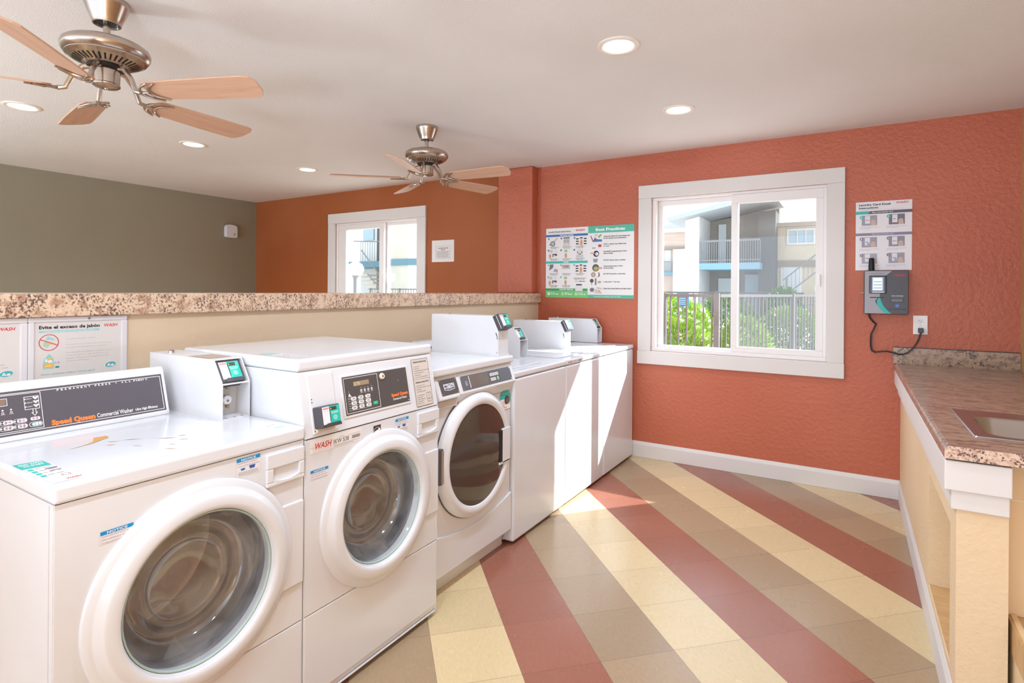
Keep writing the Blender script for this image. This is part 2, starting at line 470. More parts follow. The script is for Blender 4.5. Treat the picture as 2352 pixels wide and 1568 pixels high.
# windows ---------------------------------------------------------------
def ring(mb, o, i, y0, y1, mt):
    (x0, x1, z0, z1), (a, b, c, d) = o, i
    mb.box(x0, x1, y0, y1, z0, c, mt); mb.box(x0, x1, y0, y1, d, z1, mt)
    mb.box(x0, a, y0, y1, c, d, mt); mb.box(b, x1, y0, y1, c, d, mt)
def window(name, hole, case, left_in, right_in, slide_left):
    w = bpy.data.objects.new(name, None); COL.objects.link(w); w.location = (hole[0], D, hole[2]); w['kind'] = 'structure'
    cx0, cx1, cz0, cz1 = case; hx0, hx1, hz0, hz1 = hole
    m = MB(); m.box(cx0, cx1, D-.024, D, hz1, cz1, 'trim'); m.build('casing', w, .003, 2)
    m = MB(); m.box(cx0-.002, cx1+.002, D-.026, D, cz0, hz0, 'trim'); m.build('casing', w, .003, 2)
    m = MB(); m.box(cx0, hx0, D-.022, D, hz0, hz1, 'trim'); m.build('casing', w, .003, 2)
    m = MB(); m.box(hx1, cx1, D-.022, D, hz0, hz1, 'trim'); m.build('casing', w, .003, 2)
    fo = (hx0+.035, hx1-.022, hz0+.030, hz1-.020)
    m = MB(); ring(m, hole, fo, D+.004, D+.115, 'vinyl'); m.build('window_frame', w, .003, 2)
    mid = (left_in[1]+right_in[0])/2
    lo = (fo[0], mid+.022, fo[2], fo[3]); ro = (mid-.022, fo[1], fo[2], fo[3])
    yl, yr = ((D+.012, D+.05) if slide_left else (D+.055, D+.09)), ((D+.055, D+.09) if slide_left else (D+.012, D+.05))
    for o_, i_, yy, gm in ((lo, left_in, yl, 'pane' if not slide_left else 'pane'), (ro, right_in, yr, 'pane' if slide_left else 'pane2')):
        m = MB(); ring(m, o_, i_, yy[0], yy[1], 'vinyl'); s = m.build('sash', w, .003, 2)
        ym = (yy[0]+yy[1])/2
        m = MB(); m.add([(i_[0]-.005, ym, i_[2]-.005), (i_[1]+.005, ym, i_[2]-.005), (i_[1]+.005, ym, i_[3]+.005), (i_[0]-.005, ym, i_[3]+.005)], [(0, 1, 2, 3)], gm)
        m.build('glass_pane', s)
    return w, fo
w1, f1 = window('window_1', W1, (-1.467, -.0395, .7535, 2.178), (-1.29, -.766, .905, 2.014), (-.721, -.2115, .928, 1.988), False)
m = MB(); m.add([(-.74, D+.10, f1[2]), (f1[1], D+.10, f1[2]), (f1[1], D+.10, f1[3]), (-.74, D+.10, f1[3])], [(0, 1, 2, 3)], 'screen'); m.build('insect_screen', w1)
m = MB(); m.box(-.193, -.182, D-.002, D+.012, 1.38, 1.46, 'vinyl'); m.build('latch', w1, .003, 2)
w2, f2 = window('window_2', W2, (-5.141, -3.69, .7535, 2.187), (-4.878, -4.363, .92, 1.997), (-4.272, -3.828, .92, 2.02), True)
m = MB(); m.box(-4.302, -4.272, D-.012, D+.014, 1.415, 1.51, 'vinyl'); m.build('latch', w2, .006, 3)

# ledge on top of the half wall -----------------------------------------
m = MB(); m.box(-2.79, -2.362, -1.2, D-.004, 1.226, 1.3065, 'granite')
tag(m.build('partition_ledge', None, .004, 2, loc=(-2.57, 1.6, 1.226)), 'long speckled laminate ledge capping the tan half wall behind the machines', 'ledge')

# ================================================================== OUTDOORS
mo = dict(white=plaster('white_stucco', 'd0cdc8', 'd6d3ce', .8, 20, .1, .01), cream=plaster('cream_stucco', 'c4b498', 'cabba2', .8, 20, .1, .01),
          pink=plaster('pinkish_stucco', 'b8a496', 'beaa9c', .8, 20, .1, .01), shade=plaster('painted_shade_stucco', '857d72', '8d857a', .8, 20, .1, .01),  # 'shade' is stucco with the shade of recesses put into its colour
          roof=flat('a9adb2', .7), bluefas=flat('7ba0b2', .7), rail=flat('7d7a78', .6), fence=flat('66605c', .6), glass=flat('9fb0b8', .2),
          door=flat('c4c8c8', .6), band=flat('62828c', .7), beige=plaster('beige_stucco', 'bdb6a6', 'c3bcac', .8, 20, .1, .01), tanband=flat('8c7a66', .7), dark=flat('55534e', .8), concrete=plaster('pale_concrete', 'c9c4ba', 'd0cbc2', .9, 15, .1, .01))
m = MB(); m.add([(-60, D+WT, -.06), (30, D+WT, -.06), (30, 70, -.06), (-60, 70, -.06)], [(0, 1, 2, 3)], mo['concrete']); structure('ground', m)

# white apartment block with a balcony, through the right window
b = thing('apartment_building', 'white apartment block with sloping grey roof and railed balcony, outside the right window', 'building', (-6, 30, -.06))
m = MB(); m.prism([(-7.56, -.06), (-6.83, -.06), (-6.83, 5.30), (-7.56, 5.15)], 'y', 30, 33.5, mo['white']); m.build('wall', b)
m = MB(); m.prism([(-6.83, -.06), (-3.3, -.06), (-3.3, 5.8), (-6.83, 5.3)], 'y', 32.6, 33.5, mo['shade']); m.build('wall', b)  # back of the balcony recess, its shade put into the darker colour
m = MB(); m.box(-4.1, -3.3, 31.0, 32.6, -.06, 5.5, mo['dark']); m.build('wall', b)  # dark block, the shade of the balcony area put into its colour
m = MB(); m.prism([(-8.30, 5.02), (-3.2, 6.02), (-3.2, 6.32), (-8.30, 5.22)], 'y', 29.2, 34, mo['roof']); m.build('roof', b)
m = MB(); m.box(-6.83, -3.9, 30.0, 32.6, 2.50, 2.83, mo['bluefas']); m.build('balcony_slab', b)
m = MB(); m.box(-6.83, -3.9, 30.0, 30.08, 3.92, 4.02, mo['rail']); m.box(-6.83, -3.9, 30.0, 30.06, 2.95, 3.0, mo['rail'])
for i in range(27): m.box(-6.76+i*.11, -6.73+i*.11, 30.02, 30.05, 2.83, 3.95, mo['rail'])
m.build('balcony_railing', b)
m = MB(); m.box(-6.35, -5.95, 32.5, 32.6, 2.83, 5.1, mo['door']); m.build('balcony_door', b)
m = MB(); m.box(-6.35, -5.25, 32.5, 32.6, -.06, 2.1, mo['door']); m.build('door', b)
m = MB(); m.box(-4.95, -4.2, 32.45, 32.6, .3, 2.3, mo['glass']); m.build('window', b)

b = thing('apartment_building', 'distant pinkish apartment block with grey roof edge, behind the white block outside', 'building', (-12.5, 45, -.06))
m = MB(); m.box(-16, -9, 45, 49, -.06, 6.2, mo['pink']); m.build('wall', b)
m = MB(); m.box(-16.2, -8.8, 44.6, 49, 6.45, 6.75, mo['roof']); m.build('roof', b)
m = MB(); m.box(-16.1, -8.9, 44.8, 49, 6.1, 6.45, mo['white']); m.build('fascia', b)
m = MB(); m.box(-16, -9, 44.75, 45, 4.75, 4.95, mo['tanband']); m.build('band', b)
m = MB(); m.box(-12.15, -9, 44.5, 45, -.06, 4.72, mo['white']); m.build('porch_wall', b)
m = MB(); m.box(-13.4, -12.2, 44.8, 45, 2.7, 3.0, mo['bluefas']); m.box(-13.4, -12.2, 44.5, 44.56, 3.7, 3.78, mo['rail'])
for i in range(11): m.box(-13.35+i*.115, -13.31+i*.115, 44.52, 44.55, 2.9, 3.72, mo['rail'])
m.build('balcony_railing', b)
m = MB(); m.box(-12.95, -12.45, 44.95, 45.0, 3.0, 4.7, mo['door']); m.build('balcony_door', b)

b = thing('apartment_building', 'cream apartment block with small slider window and outdoor stair, behind the insect screen', 'building', (-1.5, 32, -.06))
m = MB(); m.box(-3.92, 2.5, 32, 36, -.06, 4.72, mo['cream']); m.build('wall', b)
m = MB(); m.box(-4.0, 2.8, 31.6, 36.2, 4.72, 4.92, mo['tanband']); m.build('roof', b)
m = MB(); m.box(-3.92, 2.5, 31.9, 32, 2.66, 2.98, mo['tanband']); m.build('band', b)
f = MB(); ring(f, (-2.87, -1.56, 3.80, 4.62), (-2.78, -1.65, 3.89, 4.52), 31.93, 32.0, mo['white']); f.box(-2.40, -2.35, 31.93, 32, 3.89, 4.52, mo['white']); f.box(-2.02, -1.97, 31.93, 32, 3.89, 4.52, mo['white'])
wf = f.build('window', b)
m = MB(); m.box(-2.78, -1.65, 31.97, 31.99, 3.89, 4.52, mo['glass']); m.build('glass_pane', wf)
f = MB(); f.box(-3.14, -2.16, 31.95, 32, -.06, 2.82, mo['white']); f.box(-3.02, -2.28, 31.93, 31.95, -.06, 2.68, mo['door']); f.build('door', b)
st = MB()
for dz, dy in ((0, 0), (-.85, .0)):
    st.tube([(-2.9, 30.6+dy, 1.95+dz), (-.3, 30.6+dy, 4.2+dz)], .035, mo['rail'], 6)
for i in range(14): st.tube([(-2.7+i*.18, 30.6, 1.2+i*.156), (-2.7+i*.18, 30.6, 2.1+i*.156)], .012, mo['rail'], 5)
st.tube([(-2.75, 30.6, -.06), (-2.75, 30.6, 2.08)], .04, mo['rail'], 6)
st.build('stair_railing', b)
st = MB()
for i in range(14): st.box(-2.6+i*.24, -2.3+i*.24, 30.7, 31.8, .1+i*.2, .15+i*.2, mo['tanband'])
st.build('stair_flight', b)

# picket fences
def fence(label, p0, p1, step, posts, zt=1.30, w=.019, group=None):
    t = thing('picket_fence', label, 'fence', ((p0[0]+p1[0])/2, (p0[1]+p1[1])/2, -.06), group)
    d = Vector((p1[0]-p0[0], p1[1]-p0[1], 0)); L = d.length; d.normalize()
    n = Vector((-d.y, d.x, 0)); m = MB()
    def bar(a, b_, half, z0, z1):
        P0 = Vector((p0[0], p0[1], 0))
        q = [P0+d*a-n*half, P0+d*b_-n*half, P0+d*b_+n*half, P0+d*a+n*half]
        v = [(p.x, p.y, z) for z in (z0, z1) for p in q]
        m.add(v, [(0, 1, 2, 3), (4, 5, 6, 7), (0, 1, 5, 4), (1, 2, 6, 5), (2, 3, 7, 6), (3, 0, 4, 7)], mo['fence'])
    bar(0, L, .022, zt-.04, zt); bar(0, L, .018, .12, .16)
    k = step/2
    while k < L:
        bar(k-w/2, k+w/2, w/2, .12, zt-.02); k += step
    m.build('picket_panel', t)
    for a in posts:
        m = MB(); bar(a-.035, a+.035, .035, -.06, zt+.015); m.build('post', t)
    return t
fence('dark grey metal picket fence nearest the right window, facing it squarely', (-3.6, 7.9), (-1.56, 7.9), .113, [2.04, 1.72-.4, .2])
fence('dark grey metal picket fence angling away to the right behind the screened pane', (-1.54, 7.95), (-.25, 12.6), .135, [2.6, 4.7])
fence('far dark grey metal picket fence behind the rounded flowering bush', (-5.2, 14.0), (-.9, 14.0), .13, [.6, 2.4, 3.4], 1.335)

# stucco pillar at the far end of the fence
m = MB(); m.box(-.60, -.22, 12.9, 13.3, -.06, 1.36, mo['cream']); m.box(-.64, -.18, 12.86, 13.34, 1.36, 1.47, mo['white'])
tag(m.build('stucco_pillar', None, 0, loc=(-.41, 13.1, -.06)), 'short cream stucco pillar with pale cap at the end of the angled fence', 'pillar')

# shrubs
gm = [plaster('leaf_green_%d' % i, a, b_, .6, 30, .1, .01) for i, (a, b_) in enumerate((('8fae2e', 'b4cf52'), ('6f8f28', '9cba44'), ('54702a', '6f8c38')))]
petal = flat('fbf3f2', .6); pinkpetal = flat('f08fa6', .6)
def bush(label, c, r, n, mt, flowers, leaf=(.016, .11), name='oleander_bush', upright=.4, pink=0, seed=0, group=None):
    rnd = random.Random(seed)
    t = thing(name, label, 'bush', (c[0], c[1], -.06), group)
    m = MB()
    for i in range(n):
        a = rnd.uniform(0, 2*math.pi); z = rnd.uniform(-1, 1); q = rnd.uniform(.72, 1.0)
        s = math.sqrt(max(0, 1-z*z))
        p = Vector((c[0]+r[0]*q*s*math.cos(a), c[1]+r[1]*q*s*math.sin(a), c[2]+r[2]*q*z))
        if p.z < -.05: continue
        dr = Vector((s*math.cos(a), s*math.sin(a), z*.6+upright)).normalized()
        dr = (dr+Vector((rnd.uniform(-.6, .6), rnd.uniform(-.6, .6), rnd.uniform(-.3, .6)))).normalized()
        sd = dr.cross(Vector((rnd.uniform(-1, 1), rnd.uniform(-1, 1), rnd.uniform(-1, 1)))).normalized()*leaf[0]
        L = leaf[1]*rnd.uniform(.7, 1.2)
        m.add([p-sd*.3, p+dr*L*.5-sd, p+dr*L, p+dr*L*.5+sd], [(0, 1, 2, 3)], mt)
    m.build('foliage', t, recalc=False)
    if flowers:
        m = MB()
        for i in range(flowers):
            a = rnd.uniform(math.pi*.95, 2.05*math.pi); z = rnd.uniform(-.45, .95); s = math.sqrt(max(0, 1-z*z))
            p = Vector((c[0]+r[0]*1.05*s*math.cos(a), c[1]+r[1]*1.05*s*math.sin(a), c[2]+r[2]*1.05*z))
            if p.z < .3: continue
            for k in range(4):
                q = p+Vector((rnd.uniform(-.03, .03), rnd.uniform(-.02, .02), rnd.uniform(-.03, .03)))
                e1 = Vector((rnd.uniform(-1, 1), rnd.uniform(-.3, .3), rnd.uniform(-1, 1))).normalized()*.024
                e2 = e1.cross(Vector((rnd.uniform(-.4, .4), 1, rnd.uniform(-.4, .4)))).normalized()*.024
                m.add([q-e1, q-e2*.8, q+e1, q+e2*.8], [(0, 1, 2, 3)], pinkpetal if i < pink else petal)
        m.build('blossoms', t, recalc=False)
    return t
bush('rounded bright green bush with white flowers just behind the near fence', (-2.33, 9.3, .72), (.40, .35, .42), 2600, gm[0], 34, seed=1)
bush('low lime green oleander with white blossoms behind the fence, left of its corner post', (-2.35, 8.45, .38), (.62, .3, .52), 4200, gm[0], 50, (.014, .15), seed=2)
bush('low green oleander with white blossoms just behind the fence corner post', (-1.47, 9.6, .39), (.36, .28, .50), 2600, gm[0], 26, (.014, .15), seed=3)
bush('olive green oleander with one pink blossom behind the screened window pane', (-1.02, 12.1, .42), (.58, .34, .60), 3600, gm[1], 20, (.014, .13), pink=1, seed=4)
bush('dark green shrub in front of the far fence, left of the stucco pillar', (-1.25, 13.3, .74), (.42, .3, .70), 2600, gm[2], 0, (.02, .10), 'shrub', seed=5)
bush('dark green shrub mass behind the corner post, in front of the far fence', (-2.1, 11.5, .58), (.6, .4, .68), 3200, gm[2], 0, (.02, .10), 'shrub', seed=6)
bush('light green hedge running along the far fence', (-4.0, 13.3, .55), (1.1, .4, .70), 4000, gm[0], 0, (.025, .12), 'hedge', seed=8)

# blue notice sign among the bushes
t = thing('notice_sign', 'small blue notice sign on a post among the bushes outside', 'sign', (-2.25, 8.8, -.06))
m = MB(); m.box(-2.335, -2.155, 8.80, 8.81, 1.105, 1.31, flat('3f7fb4', .5))
p = Print(m, (-2.335, 8.80, 1.105), (1, 0, 0), (0, 0, 1), .002)
p.rect(.005, .185, .175, .192, flat('dce9f2', .5))
for i in range(5): p.rect(.02, .03+i*.03, .15-.02*(i % 2), .038+i*.03, flat('c6dcea', .5))
m.build('sign_panel', t)
m = MB(); m.tube([(-2.245, 8.825, -.06), (-2.245, 8.825, 1.28)], .014, mo['rail'], 8); m.build('post', t)

# building and stair seen through the left window
b = thing('apartment_building', 'pale stucco building with blue band and open stair, outside the left window', 'building', (-21, 22, -.06))
m = MB(); m.box(-21.5, -19.85, 22, 27, -.06, 7, mo['beige']); m.build('wall', b)
m = MB(); m.add([(-19.85, 22, -.06), (-15, 24.5, -.06), (-15, 24.5, 7), (-19.85, 22, 7)], [(0, 1, 2, 3)], mo['white']); m.build('wall', b)
m = MB(); m.box(-21.55, -19.80, 21.92, 22, 2.62, 2.95, mo['band']); m.add([(-19.8, 21.93, 2.62), (-15, 24.40, 2.66), (-15, 24.40, 2.98), (-19.8, 21.93, 2.95)], [(0, 1, 2, 3)], mo['band']); m.build('band', b)
m = MB(); m.box(-26.5, -21.5, 25, 25.3, -.06, 7, mo['white']); m.build('wall', b)
m = MB(); m.box(-24.9, -23.9, 24.8, 25, 2.9, 6.6, mo['dark']); m.box(-24.9, -23.9, 24.8, 25, -.06, 2.6, mo['shade']); m.build('painted_doorway_recess', b)  # solid boxes on the wall, a recess's shade put into their colours
m = MB(); m.box(-27.5, -22.2, 23.4, 25, 2.62, 2.98, mo['band']); m.build('landing_slab', b)
m = MB(); m.tube([(-23.7, 22.4, 3.55), (-21.9, 22.4, 1.75)], .035, mo['rail'], 6); m.tube([(-23.2, 22.4, 2.2), (-22.1, 22.4, 1.3)], .03, mo['rail'], 6)
m.tube([(-25.4, 23.4, 4.2), (-22.2, 23.4, 4.05)], .03, mo['rail'], 6)
for i in range(16): m.tube([(-25.2+i*.19, 23.4, 2.95), (-25.2+i*.19, 23.4, 4.15)], .012, mo['rail'], 5)
m.build('stair_railing', b)
m = MB()
for i in range(7): m.box(-24.0+i*.22, -23.3+i*.22, 22.5, 23.3, 2.1-i*.22, 2.17-i*.22, mo['cream'])
m.build('stair_flight', b)
m = MB(); m.box(-26.2, -25.3, 24.9, 25, 4.4, 5.6, mo['glass']); m.build('window', b)
m = MB()
for dx in (0, .35): m.tube([(-25.0+dx, 22.2, 2.5), (-25.0+dx, 22.2, 5.2)], .09, mo['white'], 8)
m.build('column', b)
fence('pale metal picket fence at the foot of the stair, outside the left window', (-16.9, 16.4), (-14.2, 16.6), .13, [.1, 1.6], 1.37)

t = thing('street_lamp', 'white globe lamp on a short post outside the left window', 'lamp', (-10.78, 10, -.06))
m = MB(); m.lathe([(.0, 2.17), (.02, 2.15), (.035, 2.11), (.075, 2.09), (.065, 2.05), (.085, 2.01), (.16, 1.97), (.205, 1.88), (.20, 1.80), (.165, 1.72), (.12, 1.685), (0, 1.68)], (-10.78, 10), 'z', flat('fffdf6', .4, emit=.35), 28); m.build('lamp_globe', t)
m = MB(); m.lathe([(.12, 1.69), (.07, 1.64), (.055, 1.55), (.055, .2), (.11, .12), (.11, -.06)], (-10.78, 10), 'z', mo['rail'], 16); m.build('post', t)
# ================================================================== LAUNDRY MACHINES
UY, UZ = (0, 1, 0), (0, 0, 1)
def sticker_notice(p, u0, v0, w, h, lines, pict=False):
    """white label with a blue NOTICE header"""
    p.rect(u0, v0, u0+w, v0+h, flat('e9e6ea', .5), 1)
    p.rect(u0, v0+h*.70 if not pict else v0+h*.80, u0+w, v0+h, 'blue', 2)
    hb = h*.30 if not pict else h*.20
    p.text('NOTICE', u0+w/2, v0+h-hb*.82, hb*.62, 'whiteink', 3, w*.62, .02, 0, 'C')
    top = v0+h-hb; n = len(lines)
    area = (top-v0)*(.36 if pict else 1.0)
    for i, s in enumerate(lines):
        p.text(s, u0+w*.04, top-area*(i+.82)/n, area/n*.5, flat('8c888e', .6), 2, w*min(.92, .030*len(s)))
    if pict:
        p.poly([(u0+w*.16, v0+h*.44), (u0+w*.20, v0+h*.32), (u0+w*.34, v0+h*.32), (u0+w*.36, v0+h*.44)], flat('3b74b8', .5), 2)
        p.poly([(u0+w*.52, v0+h*.50), (u0+w*.56, v0+h*.32), (u0+w*.76, v0+h*.32), (u0+w*.79, v0+h*.50)], flat('2f5fae', .5), 2)
        for i in range(4): p.scribble(u0+w*.08, v0+h*(.05+.055*i), u0+w*.92, h*.02, flat('9a97a0', .6), 2)

def reader_face(p, w, h, lit=True):
    """card reader front: white and teal label, little display, dark lip"""
    p.rect(w*.04, h*.14, w*.42, h*.96, flat('efeaf0', .4), 1)
    p.poly([(w*.40, h*.14), (w*.46, h*.30), (w*.46, h*.70), (w*.40, h*.96), (w*.97, h*.96), (w*.97, h*.14)], 'teal', 2)
    p.wash(w*.08, h*.84, h*.075, w*.32, 'red_ink', 3)
    p.rect(w*.44, h*.76, w*.80, h*.91, 'ink', 3)
    for i in range(4): p.text('8', w*(.47+.082*i), h*.79, h*.085, flat('e8d83a', .4, emit=.6) if i == 0 else flat('77705c', .4), 4, w*.05)
    p.disc(w*.18, h*.76, w*.014, 'ink', 3); p.disc(w*.30, h*.76, w*.014, 'ink', 3)
    p.scribble(w*.48, h*.66, w*.90, h*.025, 'whiteink', 3); p.scribble(w*.52, h*.60, w*.86, h*.025, 'whiteink', 3)
    for i, r in enumerate((.11, .075, .04)): p.ring(w*.70, h*.40, w*r, w*.018, flat('bff0e6', .4), 3)
    p.poly([(w*.14, h*0), (w*.14, h*.10), (w*.22, h*.18), (w*.92, h*.18), (w*1.0, h*.10), (w*1.0, 0)], 'readerdark', 5)

def washer_door(t, yc, zc, X):
    m = MB(); m.lathe([(.270, X-.004), (.2695, X+.006), (.266, X+.0095), (.252, X+.0125), (.247, X+.015), (.236, X+.029), (.230, X+.0325), (.210, X+.0345), (.202, X+.033), (.198, X+.028), (.193, X+.012), (.192, X-.012)], (yc, zc), 'x', 'white', 96)
    d = m.build('door', t, sharp=50)
    m = MB(); m.lathe([(.193, X+.016), (.1895, X+.018), (.1880, X+.012)], (yc, zc), 'x', flat('b9cfc6', .15), 72)
    m.lathe([(.189, X+.014), (.182, X+.0), (.170, X-.035), (.160, X-.062), (.146, X-.078), (.132, X-.080), (.118, X-.070), (.108, X-.066), (.100, X-.074), (.09, X-.082), (.045, X-.086), (0, X-.086)], (yc, zc), 'x', 'bowl', 72)
    m.build('glass_bowl', d, sharp=80)
    m = MB(); m.lathe([(.20, X-.008), (.188, X-.016), (.184, X-.03), (.196, X-.042), (.188, X-.056), (.20, X-.07), (.236, X-.075)], (yc, zc), 'x', 'gasket', 72); m.build('gasket', t, sharp=80)
    m = MB(); m.lathe([(.222, X-.07), (.232, X-.09), (.236, X-.12), (.236, X-.37), (.21, X-.385), (.12, X-.37), (.05, X-.365), (0, X-.365)], (yc, zc), 'x', 'drum', 64)
    for k in range(3):
        a = 2*math.pi*k/3+.5; q = []
        for da, r in ((-.16, .235), (0, .17), (.16, .235)): q.append((yc+r*math.cos(a+da), zc+r*math.sin(a+da)))
        m.prism(q, 'x', X-.36, X-.12, 'drum')
    m.build('drum', t, sharp=50)
    return d

def washer_body(t, y0, y1, X, ztop, yc, zc):
    m = MB(); th = .004; xb = -2.15
    m.box(xb, X-.002, y0, y0+th, .02, ztop, 'white'); m.box(xb, X-.002, y1-th, y1, .02, ztop, 'white'); m.box(xb, xb+th, y0, y1, .02, ztop, 'white'); m.box(xb, X-.002, y0, y1, .02, .024, 'white')
    m.box(X-.0225, X-.0195, y0-.0006, y0+.001, .03, ztop-.004, flat('c9c3c3', .4))     # the seam behind the front corner
    m.build('cabinet', t)
    m = MB(); m.rect_hole(y0+.002, y1-.002, .312, ztop-.0008, (yc, zc), .205, X, 'white', 96)
    for (a, b_, c, d_) in ((y0+.002, y0+.002, .312, ztop-.0008), (y1-.002, y1-.002, .312, ztop-.0008)):
        m.add([(X, a, c), (X, a, d_), (X-.03, a, d_), (X-.03, a, c)], [(0, 1, 2, 3)], 'white')
    m.add([(X, y0+.002, .312), (X, y1-.002, .312), (X-.03, y1-.002, .312), (X-.03, y0+.002, .312)], [(0, 1, 2, 3)], 'white')
    m.build('front_panel', t)
    m = MB(); m.prism([(X, .308), (X-.025, .308), (X-.025, .03), (X-.018, .022), (X-.006, .03), (X, .05)], 'y', y0+.002, y1-.002, 'white'); m.build('kick_panel', t, .004, 3)
    m = MB(); m.box(xb+.03, X-.04, y0+.02, y1-.02, 0, .03, 'dark'); m.build('base', t)
    # proud band right of the door, with sloping ends
    m = MB(); m.prism([(yc+.235, .430), (y1-.003, .430), (y1-.003, .684), (yc+.235, .684)], 'x', X-.002, X+.007, 'white'); m.build('latch_plate', t, .004, 2)
    # dispenser drawer with a moulded pull
    m = MB(); a, b_, c, d_ = y1-.132, y1-.004, .754, .849; x1 = X+.010
    pa, pb, pc, pd = a+.022, b_-.018, c+.012, d_-.043
    m.box(X-.01, X+.001, a, b_, c, d_, 'white2')
    for (u, v_, w_, q) in ((a, b_, pd, d_), (a, b_, c, pc), (a, pa, pc, pd), (pb, b_, pc, pd)): m.box(X, x1, u, v_, w_, q, 'white2')
    dr = m.build('dispenser_drawer', t, .003, 2)
    m = MB(); q = []
    for i in range(9):
        f = i/8; q.append((pa+(pb-pa)*f, pc-.002+.010*(2*f-1)**2))
    q += [(pb, pc-.008), (pa, pc-.008)]
    m.prism(q, 'x', X+.001, x1+.001, 'white2'); m.add([(X+.0015, pa, pd-.002), (X+.0015, pb, pd-.002), (X+.0015, pb, pd), (X+.0015, pa, pd)], [(0, 1, 2, 3)], flat('c8beb6', .5))
    m.build('pull_lip', dr)

# ---- washer with a rear console (nearest)
X1 = -1.44
t = thing('front_load_washer', 'white front-load washer with wide dark rear console, nearest the camera with stained top', 'washing machine', (-1.8, .815, 0), 'front-loading washers along the half wall')
washer_body(t, .500, 1.131, X1, .866, .816, .556)
washer_door(t, .816, .556, X1)
m = MB(); m.box(-2.15, -1.433, .497, 1.132, .8665, .907, 'white'); m.build('top_panel', t, .009, 4)
m = MB(); p = Print(m, (-1.44, 0, .9072), UY, (-1, 0, 0), .0003)
stain = flat('d2a05e', .5); stain2 = flat('cfae8c', .4)
def at(x, y): return (y, -(x+1.44))
p.poly([at(*q) for q in ((-1.765, .700), (-1.795, .712), (-1.815, .722), (-1.809, .735), (-1.812, .750), (-1.79, .7485), (-1.782, .744), (-1.772, .728), (-1.762, .715))], stain, 2)
p.poly([at(*q) for q in ((-1.7546, .6813), (-1.770, .700), (-1.762, .712), (-1.748, .69), (-1.735, .640), (-1.7314, .628))], flat('cfa56c', .5), 1)
for a, b_ in (((-1.724, .752), (-1.690, .79)), ((-1.70, .7035), (-1.688, .722)), ((-1.66, .81), (-1.625, .852)), ((-1.64, .86), (-1.63, .88)), ((-1.545, .772), (-1.505, .79)), ((-1.575, .80), (-1.555, .812)), ((-1.735, .72), (-1.715, .745)), ((-1.60, .84), (-1.585, .86)), ((-1.64, .74), (-1.615, .755))):
    (x0, y0), (x1, y1) = a, b_; w = .006
    p.poly([at(x0, y0), at((x0+x1)/2-w, (y0+y1)/2), at(x1, y1), at((x0+x1)/2+w*.6, (y0+y1)/2)], stain2 if b_[1] > .80 else flat('cf9f68', .5), 1)
# teal instruction label on the lid
stain_o = m.build('stain', t, recalc=False); stain_o['kind'] = 'stuff'; stain_o['label'] = 'brown patches of worn paint'
m = MB(); p = Print(m, (-1.44, 0, .9072), UY, (-1, 0, 0), .0003)
p.rect(.506, .020, .562, .2, flat('e2dfe0', .4), 1)
p.poly([at(*q) for q in ((-1.6865, .5055), (-1.6785, .5586), (-1.621, .5598), (-1.6267, .5055))], 'teal2', 2)
p.text('EASY WAYS', .5335, .222, .012, 'whiteink', 3, .044, .03, 0, 'C'); p.text('TO START', .5335, .203, .012, 'whiteink', 3, .040, .03, 0, 'C')
for i in range(4): p.rect(.510, .160-i*.024, .520, .176-i*.024, 'teal2', 2); p.scribble(.523, .168-i*.024, .557, .004, flat('9a9498', .5), 2)
p.rect(.537, .150, .560, .158, flat('7c7478', .5), 3); p.rect(.537, .128, .560, .132, flat('7c7478', .5), 3)
p.frame(.541, .065, .556, .082, .0015, flat('6a666c', .5), 2)
p.wash(.536, .030, .012, .028)
m.build('label', t, recalc=False)
m = MB(); p = Print(m, (-1.44, 0, .9072), UY, (-1, 0, 0), .0003)
p.rect(1.045, .036, 1.102, .098, flat('e2dfe0', .4), 0)
p.scribble(1.062, .088, 1.092, .004, flat('e39aa0', .5), 1); p.disc(1.080, .052, .016, flat('b9e3da', .5), 1, .010); p.scribble(1.05, .045, 1.10, .003, flat('bfe0d8', .5), 2)
m.build('label', t, recalc=False)
# console
m = MB(); m.prism([(-2.12, .907), (-1.951, .907), (-1.951, .918), (-1.9965, 1.0565), (-2.003, 1.0625), (-2.012, 1.0625), (-2.05, 1.045), (-2.12, 1.03)], 'y', .503, .9955, 'white')
con = m.build('console', t, .004, 3)
m = MB(); p = Print(m, (-1.9505, 0, .9175), UY, (-.0455, 0, .1385), .0004)
p.rect(.508, .0055, .985, .128, 'panel', 1)
wi = 'whiteink'
p.frame(.514, .0105, .9795, .1215, .0016, wi, 2)
for s, a, b_ in (('PERMANENT', .697, .776), ('PRESS', .793, .830), ('ALL', .866, .888), ('FABRIC', .901, .9365)):
    n = len(s)
    for i, ch in enumerate(s): p.text(ch, a+(b_-a)*(i/(n-1) if n > 1 else 0)-.002, .1132, .0052, wi, 3, .0052 if ch != 'I' else .0016, .025)
p.disc(.849, .1158, .0016, wi, 3)
p.text('Speed Queen', .6735, .0165, .0135, 'orange_ink', 3, .1085, .06)
p.text('Commercial Washer', .7864, .0168, .0130, wi, 3, .0995, .01)
p.text('Ultra High Efficiency', .8926, .0186, .0075, wi, 3, .067, .02, .2)
p.frame(.514, .0150, .6562, .1180, .0014, wi, 3)
p.frame(.6174, .0705, .6512, .1075, .0013, wi, 3)
for i, s in enumerate(('HEAVY', 'MEDIUM', 'LIGHT')):
    zc = .099-i*.011; p.disc(.6205, zc+.0016, .0016, wi, 3); p.text(s, .6233, zc, .0032, wi, 3, .0125); p.disc(.6435, zc+.002, .0034, wi, 3); p.disc(.6475, zc+.0045, .0022, wi, 3); p.disc(.6398, zc+.0045, .0022, wi, 3)
